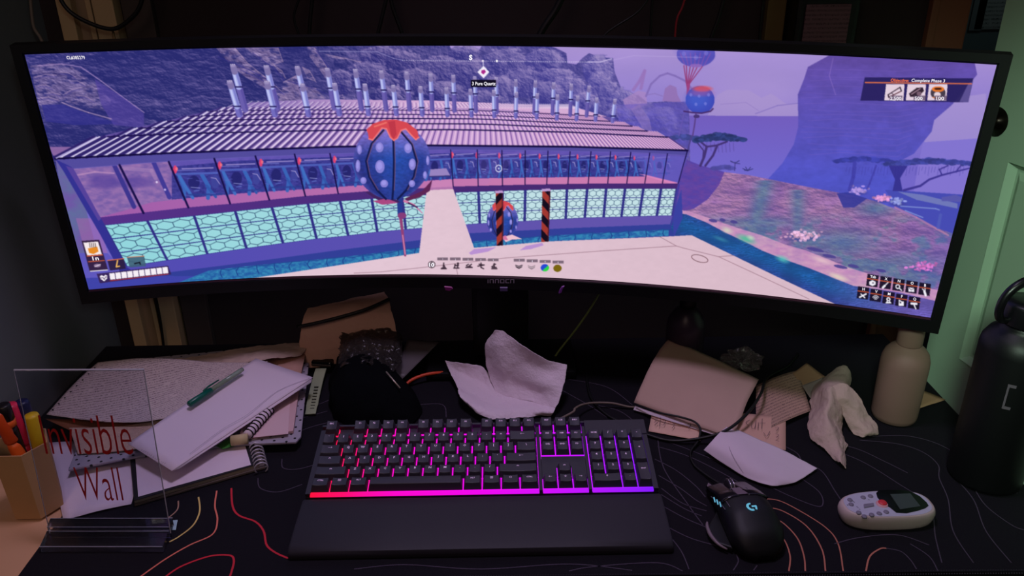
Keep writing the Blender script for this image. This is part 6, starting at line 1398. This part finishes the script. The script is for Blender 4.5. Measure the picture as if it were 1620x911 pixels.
# handwritten sheets
hw1 = written_paper('handwritten_ruled', (204, 186, 184), (70, 48, 74), 22, 1.0, 85, rule=(160, 140, 170)); hw2 = written_paper('handwritten_brown', (196, 166, 148), (96, 68, 76), 26, .9, 60)
o = towel('handwritten_sheet', [[(110, 676, .026), (190, 674, .028), (280, 660, .030)], [(118, 700, .022), (190, 694, .024), (272, 680, .026)], [(124, 718, .019), (200, 712, .020), (262, 700, .022)]], hw2, ('brownish handwritten sheet below the big ruled sheet, behind the word on the sign', 'paper'), wr=.0006, ws=20, thick=.0005, zmin=.018)
o = sheet('kraft_folder', [pz(72, 662, .026), pz(262, 664, .028), pz(176, 700, .020), pz(158, 702, .018)], mat('dark_kraft', (128, 78, 54), .8, var=.1), res=8); tag(o, 'dark brown card corner showing under the big handwritten sheet at the left', 'card')
BZ = [[(155, 573, .052), (230, 566, .054), (300, 570, .052), (372, 574, .050), (424, 572, .046)], [(128, 596, .044), (210, 596, .046), (290, 596, .046), (345, 596, .044), (392, 592, .040)], [(100, 626, .038), (180, 630, .040), (256, 630, .041), (310, 622, .040), (350, 612, .036)], [(74, 655, .034), (140, 664, .036), (205, 668, .036), (262, 662, .036), (292, 652, .033)]]
V, F, uv = grid_surface([[Dz(*q) for q in row] for row in BZ], 40, 30); uv = [(a_, b_-.9*a_+1) for a_, b_ in uv]; o = mk('handwritten_sheet', wrinkle(V, .0010, 22, 5), F, hw1, None, True, uv=uv); mod(o, 'SOLIDIFY', thickness=.0006, offset=0); tag(o, 'big ruled sheet covered in handwriting with torn punched left edge, topmost at left', 'paper')
b = B()
for k in range(8):
    a = k/7; px, py = 84+66*a, 648-66*a; b.lathe([(.0012, 0), (.0012, .0009)], Dz(px, py, .0365+.014*a), 10)
b.mk('punched_holes', mat('hole_dark', (30, 24, 28), .9), o)
o = towel('torn_sheet', [[(262, 570, .034), (330, 562, .038), (400, 549, .046), (488, 541, .040)], [(270, 576, .036), (340, 572, .042), (410, 560, .050), (486, 552, .038)], [(290, 582, .040), (350, 580, .044), (416, 570, .048), (478, 562, .034)]], mat('dull_white_paper', (190, 164, 152), .85, bump=.2, bscale=100), ('crumpled dull sheet with torn back edge at the top of the paper stack', 'paper'), wr=.003, ws=35, seed=8, zmin=.02)
o = sheet('brown_page', [pz(372, 574, .030), pz(484, 556, .030), pz(476, 592, .028), pz(400, 600, .028)], mat('pink_brown_page', (190, 146, 130), .85), res=6); tag(o, 'pinkish brown page between envelope point and dotted folder edge', 'paper')
# envelope
EV = thing('envelope', 'large white envelope lying diagonally on top of the paper stack', 'envelope', Dz(350, 650, .04))
sheet('envelope_front', [pz(405, 567, .052), pz(495, 597, .042), pz(272, 745, .031), pz(203, 701, .038)], m_white, EV, lift=lambda u, v: .0015*math.sin(math.pi*v)*(1-u), thick=.0006, res=16)
sheet('envelope_flap', [pz(494, 598, .0410), pz(492, 605, .038), pz(284, 741, .029), pz(273, 744.5, .0302)], m_white, EV, res=6, thick=.0006)
b = B(); b.ribbon([pz(490, 598, .0435), pz(440, 618, .0430), pz(392, 655, .0415), pz(350, 680, .0390), pz(300, 718, .0360)], .0006, smooth=5); b.mk('seam', mat('seam_line', (150, 132, 150), .8), EV)
V, F = text_shape('lorem', 1, 0)
b = B(); rr = random.Random(3)
for l in range(4):
    x0_, y0_ = 224+l*9, 712+l*6
    for k in range(4): b.ribbon([pz(x0_+k*3.0, y0_+k*1.3, .0380), pz(x0_+k*3.0+1.8, y0_+k*1.3-2.2+rr.random(), .0380)], .0005)
b.mk('address_print', m_ink, EV)
# green pen with its cap
pen = thing('green_pen', 'clear pen with dark green cap lying across sheet and envelope', 'pen', Dz(330, 620, .05))
m_gp = mat('dark_green_plastic', (16, 92, 76), .3)
q0, q1, q2 = Vector(pz(298, 640, .0535)), Vector(pz(334, 617, .0555)), Vector(pz(384, 584, .059))
B().tube([q0, q0+(q1-q0)*.04, q0+(q1-q0)*.5, q1], [.0030, .0046, .0046, .0044], 16).mk('cap', m_gp, pen, True); B().tube([q1, q1+(q2-q1)*.9, q2], [.0036, .0036, .0030], 14).mk('barrel', mat('clear_barrel', (170, 190, 170), .15, trans=.6), pen, True, label='translucent barrel')
d_ = (q1-q0).normalized(); sd = d_.cross(Vector((0, 0, 1))).normalized()
B().tube([q0+(q1-q0)*.75-sd*.004+Vector((0, 0, .003)), q1-sd*.0055+Vector((0, 0, .004)), Vector(pz(346, 601, .060))], [.0014, .0014, .0010], 8).mk('clip', m_gp, pen, True)
# ------------------------------------------------------------------ clear acrylic sign
m_ac = mat('clear_acrylic', (235, 238, 245), .02, trans=1, ior=1.3)
BLp, BRp = Dz(79, 843, .014), Dz(270, 843, .014); SWd = np.linalg.norm(BRp-BLp)
ys = min(np.arange(-.30, .30, .002), key=lambda y: abs(np.linalg.norm(Dy(213, 584, y)-Dy(5, 586, y))-SWd)); TLp, TRp = Dy(5, 586, ys), Dy(213, 584, ys)
ex = (BRp-BLp)/SWd; ez_ = ((TLp-BLp)+(TRp-BRp))/2; ez_ -= ex*np.dot(ez_, ex); SHt = np.linalg.norm(ez_); ez_ /= SHt; en = np.cross(ex, ez_)
sg = thing('acrylic_sign', 'clear acrylic sign with dark red lettering standing before the paper stack', 'sign', (BLp+BRp)/2*np.array([1, 1, 0]))
def AP(a, h, o_=0): return BLp+ex*a+ez_*h+en*o_
b = B(); P8 = [AP(a, h, o_) for o_ in (-.0012, .0012) for (a, h) in ((0, -.006), (SWd, -.006), (SWd, SHt), (0, SHt))]
b.add(P8, [[0, 3, 2, 1], [4, 5, 6, 7], [0, 1, 5, 4], [1, 2, 6, 5], [2, 3, 7, 6], [3, 0, 4, 7]]); b.mk('clear_panel', m_ac, sg)
m_edge = mat('bright_acrylic_edge', (205, 200, 214), .3, trans=.3)
def bar(name, p, q_, r): B().tube([p, q_], r, 6).mk(name, m_edge, sg)
bar('panel_edge', AP(0, SHt), AP(SWd, SHt), .0011); bar('panel_edge', AP(0, 0), AP(0, SHt), .0006); bar('panel_edge', AP(SWd, 0), AP(SWd, SHt), .0006)
def a_of(px, py):
    p = Dplane(px, py, BLp+en*.0014*(1 if en[1] < 0 else -1), en); return float((p-BLp)@ex), float((p-BLp)@ez_)
def sign_word(s, pl0, pr0, ptop):
    a0_, h0 = a_of(*pl0); a1_, h1 = a_of(*pr0); _, ht = a_of(*ptop); V, F = text_shape(s, 1, -.010, 3)
    V[:, 0] -= V[:, 0].min(); X = V[:, 0]/V[:, 0].max(); Yq = V[:, 1]/.72
    side = -1 if en[1] > 0 else 1
    mk('lettering', [BLp+ex*(a0_+(a1_-a0_)*x_)+ez_*(h0+(h1-h0)*x_+(ht-h0)*y_)+en*.0015*side for x_, y_ in zip(X, Yq)], F, mat('dark_red_vinyl', (150, 16, 20), .5), sg, label='dark red word')
sign_word('Invisible', (73, 718.5), (212, 719), (148, 652)); sign_word('Wall', (126, 791.5), (196, 792), (180, 735))
bs = B(); fl_, fr_ = Dz(65, 874, 0), Dz(259, 874, 0); bl_, br_ = Dz(84, 832, 0), Dz(276, 832, 0)
def along(p, q_, t_): return p+(q_-p)*t_
def acr_bar(t0, t1, z0, z1):
    A_ = [along(fl_, bl_, t0), along(fr_, br_, t0), along(fr_, br_, t1), along(fl_, bl_, t1)]
    bs.add([(p[0], p[1], z0) for p in A_]+[(p[0], p[1], z1) for p in A_], [[0, 3, 2, 1], [4, 5, 6, 7], [0, 1, 5, 4], [1, 2, 6, 5], [2, 3, 7, 6], [3, 0, 4, 7]])
q = B(); bs = q; acr_bar(0, .60, .0005, .0085); o = q.mk('base_bar', m_ac, sg); mod(o, 'BEVEL', width=.0006, segments=2)
q = B(); bs = q; acr_bar(.66, 1.0, .0005, .0125); o = q.mk('base_bar', m_ac, sg); mod(o, 'BEVEL', width=.0006, segments=2)
for (t_, z_) in ((.01, .0086), (.60, .0086), (.66, .0126), (1.0, .0126)): pA = along(fl_, bl_, t_); pB = along(fr_, br_, t_); B().tube([(pA[0], pA[1], z_), (pB[0], pB[1], z_)], .0004, 6).mk('base_edge', m_edge, sg)
q = B(); bs = q; acr_bar(.0, 1.0, .0002, .0006); q.mk('base_plate', mat('smoky_acrylic', (70, 66, 74), .2, trans=.5), sg)
o = slab('paper_chip', [(271, 823), (281, 822), (278, 838), (271, 838)], .0002, .0008, mat('pale_blue_chip', (170, 200, 206), .7), None, .0001); tag(o, 'tiny pale blue paper chip at the right end of the acrylic base', 'paper scrap')
# ------------------------------------------------------------------ pen cup with pens
c1, c2 = Dz(25, 822, 0), Dz(65, 821, 0); sl = float(np.linalg.norm(c2-c1)); cc = (c1+c2)/2+np.array([0, sl*.866, 0]); zr = .096
cup = thing('pen_cup', 'tan six sided card pen cup at the left edge of the desk', 'pen cup', (cc[0], cc[1], 0))
def hexr(r, z, ph=0): return [(cc[0]+r*math.cos(math.radians(60*k+ph)), cc[1]+r*math.sin(math.radians(60*k+ph)), z) for k in range(6)]
b = B(); A_ = hexr(sl, .0005); T_ = hexr(sl*1.10, zr); Ti = hexr(sl*1.10-.0022, zr); Bi = hexr(sl-.0022, .004); n = 6
b.add(A_+T_+Ti+Bi, [[k, (k+1) % 6, 6+(k+1) % 6, 6+k] for k in range(6)]+[[6+k, 6+(k+1) % 6, 12+(k+1) % 6, 12+k] for k in range(6)]+[[12+k, 12+(k+1) % 6, 18+(k+1) % 6, 18+k] for k in range(6)]+[[5, 4, 3, 2, 1, 0], [18, 19, 20, 21, 22, 23]])
b.mk('cup_wall', mat('tan_card', (176, 134, 92), .8, bump=.15, bscale=200, var=.06), cup)
def marker(name, lab, base, top, r, segs, capr=None):
    """segs: (from, to, colour name, rgb) along the marker"""
    t_ = thing(name, lab, 'marker', base, 'markers standing in the pen cup'); p, q_ = Vector(base), Vector(top)
    for (a, b2, nm, cn, rgb, k) in segs:
        A = p+(q_-p)*a; Z = p+(q_-p)*b2; B().tube([A, A+(Z-A)*.06, A+(Z-A)*.94, Z], [r*k*.86, r*k, r*k, r*k*.86], 16).mk(nm, mat(cn, rgb, .4), t_, True)
mb = lambda dx, dy: (cc[0]+dx, cc[1]+dy, .006)
marker('marker_pen', 'black marker with orange band leaning left out of the pen cup', mb(.004, -.008), Dy(4, 640, float(cc[1])-.012), .0075, [(0, .80, 'barrel', 'marker_black', (20, 14, 16), 1), (.8, .86, 'band', 'marker_orange', (226, 92, 30), 1.02), (.86, 1, 'cap', 'marker_black', (20, 14, 16), 1.05)])
marker('marker_pen', 'orange marker leaning across the pen cup in front', mb(.014, -.010), Dy(-4, 652, float(cc[1])-.016), .0075, [(0, .7, 'barrel', 'marker_orange', (226, 92, 30), 1), (.7, 1, 'cap', 'marker_orange2', (206, 70, 24), 1.08)])
marker('marker_pen', 'red pink marker standing behind the orange one', mb(.006, .004), Dy(14, 640, float(cc[1])+.004), .0085, [(0, .6, 'barrel', 'marker_red', (206, 30, 54), 1), (.6, 1, 'cap', 'marker_pink', (230, 40, 80), 1.08)])
marker('marker_pen', 'dark navy marker standing at the back of the pen cup', mb(.010, .012), Dy(34, 634, float(cc[1])+.014), .008, [(0, .66, 'barrel', 'marker_grey', (120, 110, 130), 1), (.66, 1, 'cap', 'marker_navy', (26, 28, 70), 1.06)])
marker('marker_pen', 'yellow capped marker at the right of the pen cup', mb(.018, .004), Dy(50, 655, float(cc[1])+.006), .0075, [(0, .60, 'barrel', 'marker_grey', (120, 110, 130), 1), (.60, 1, 'cap', 'marker_yellow', (226, 186, 30), 1.1)])
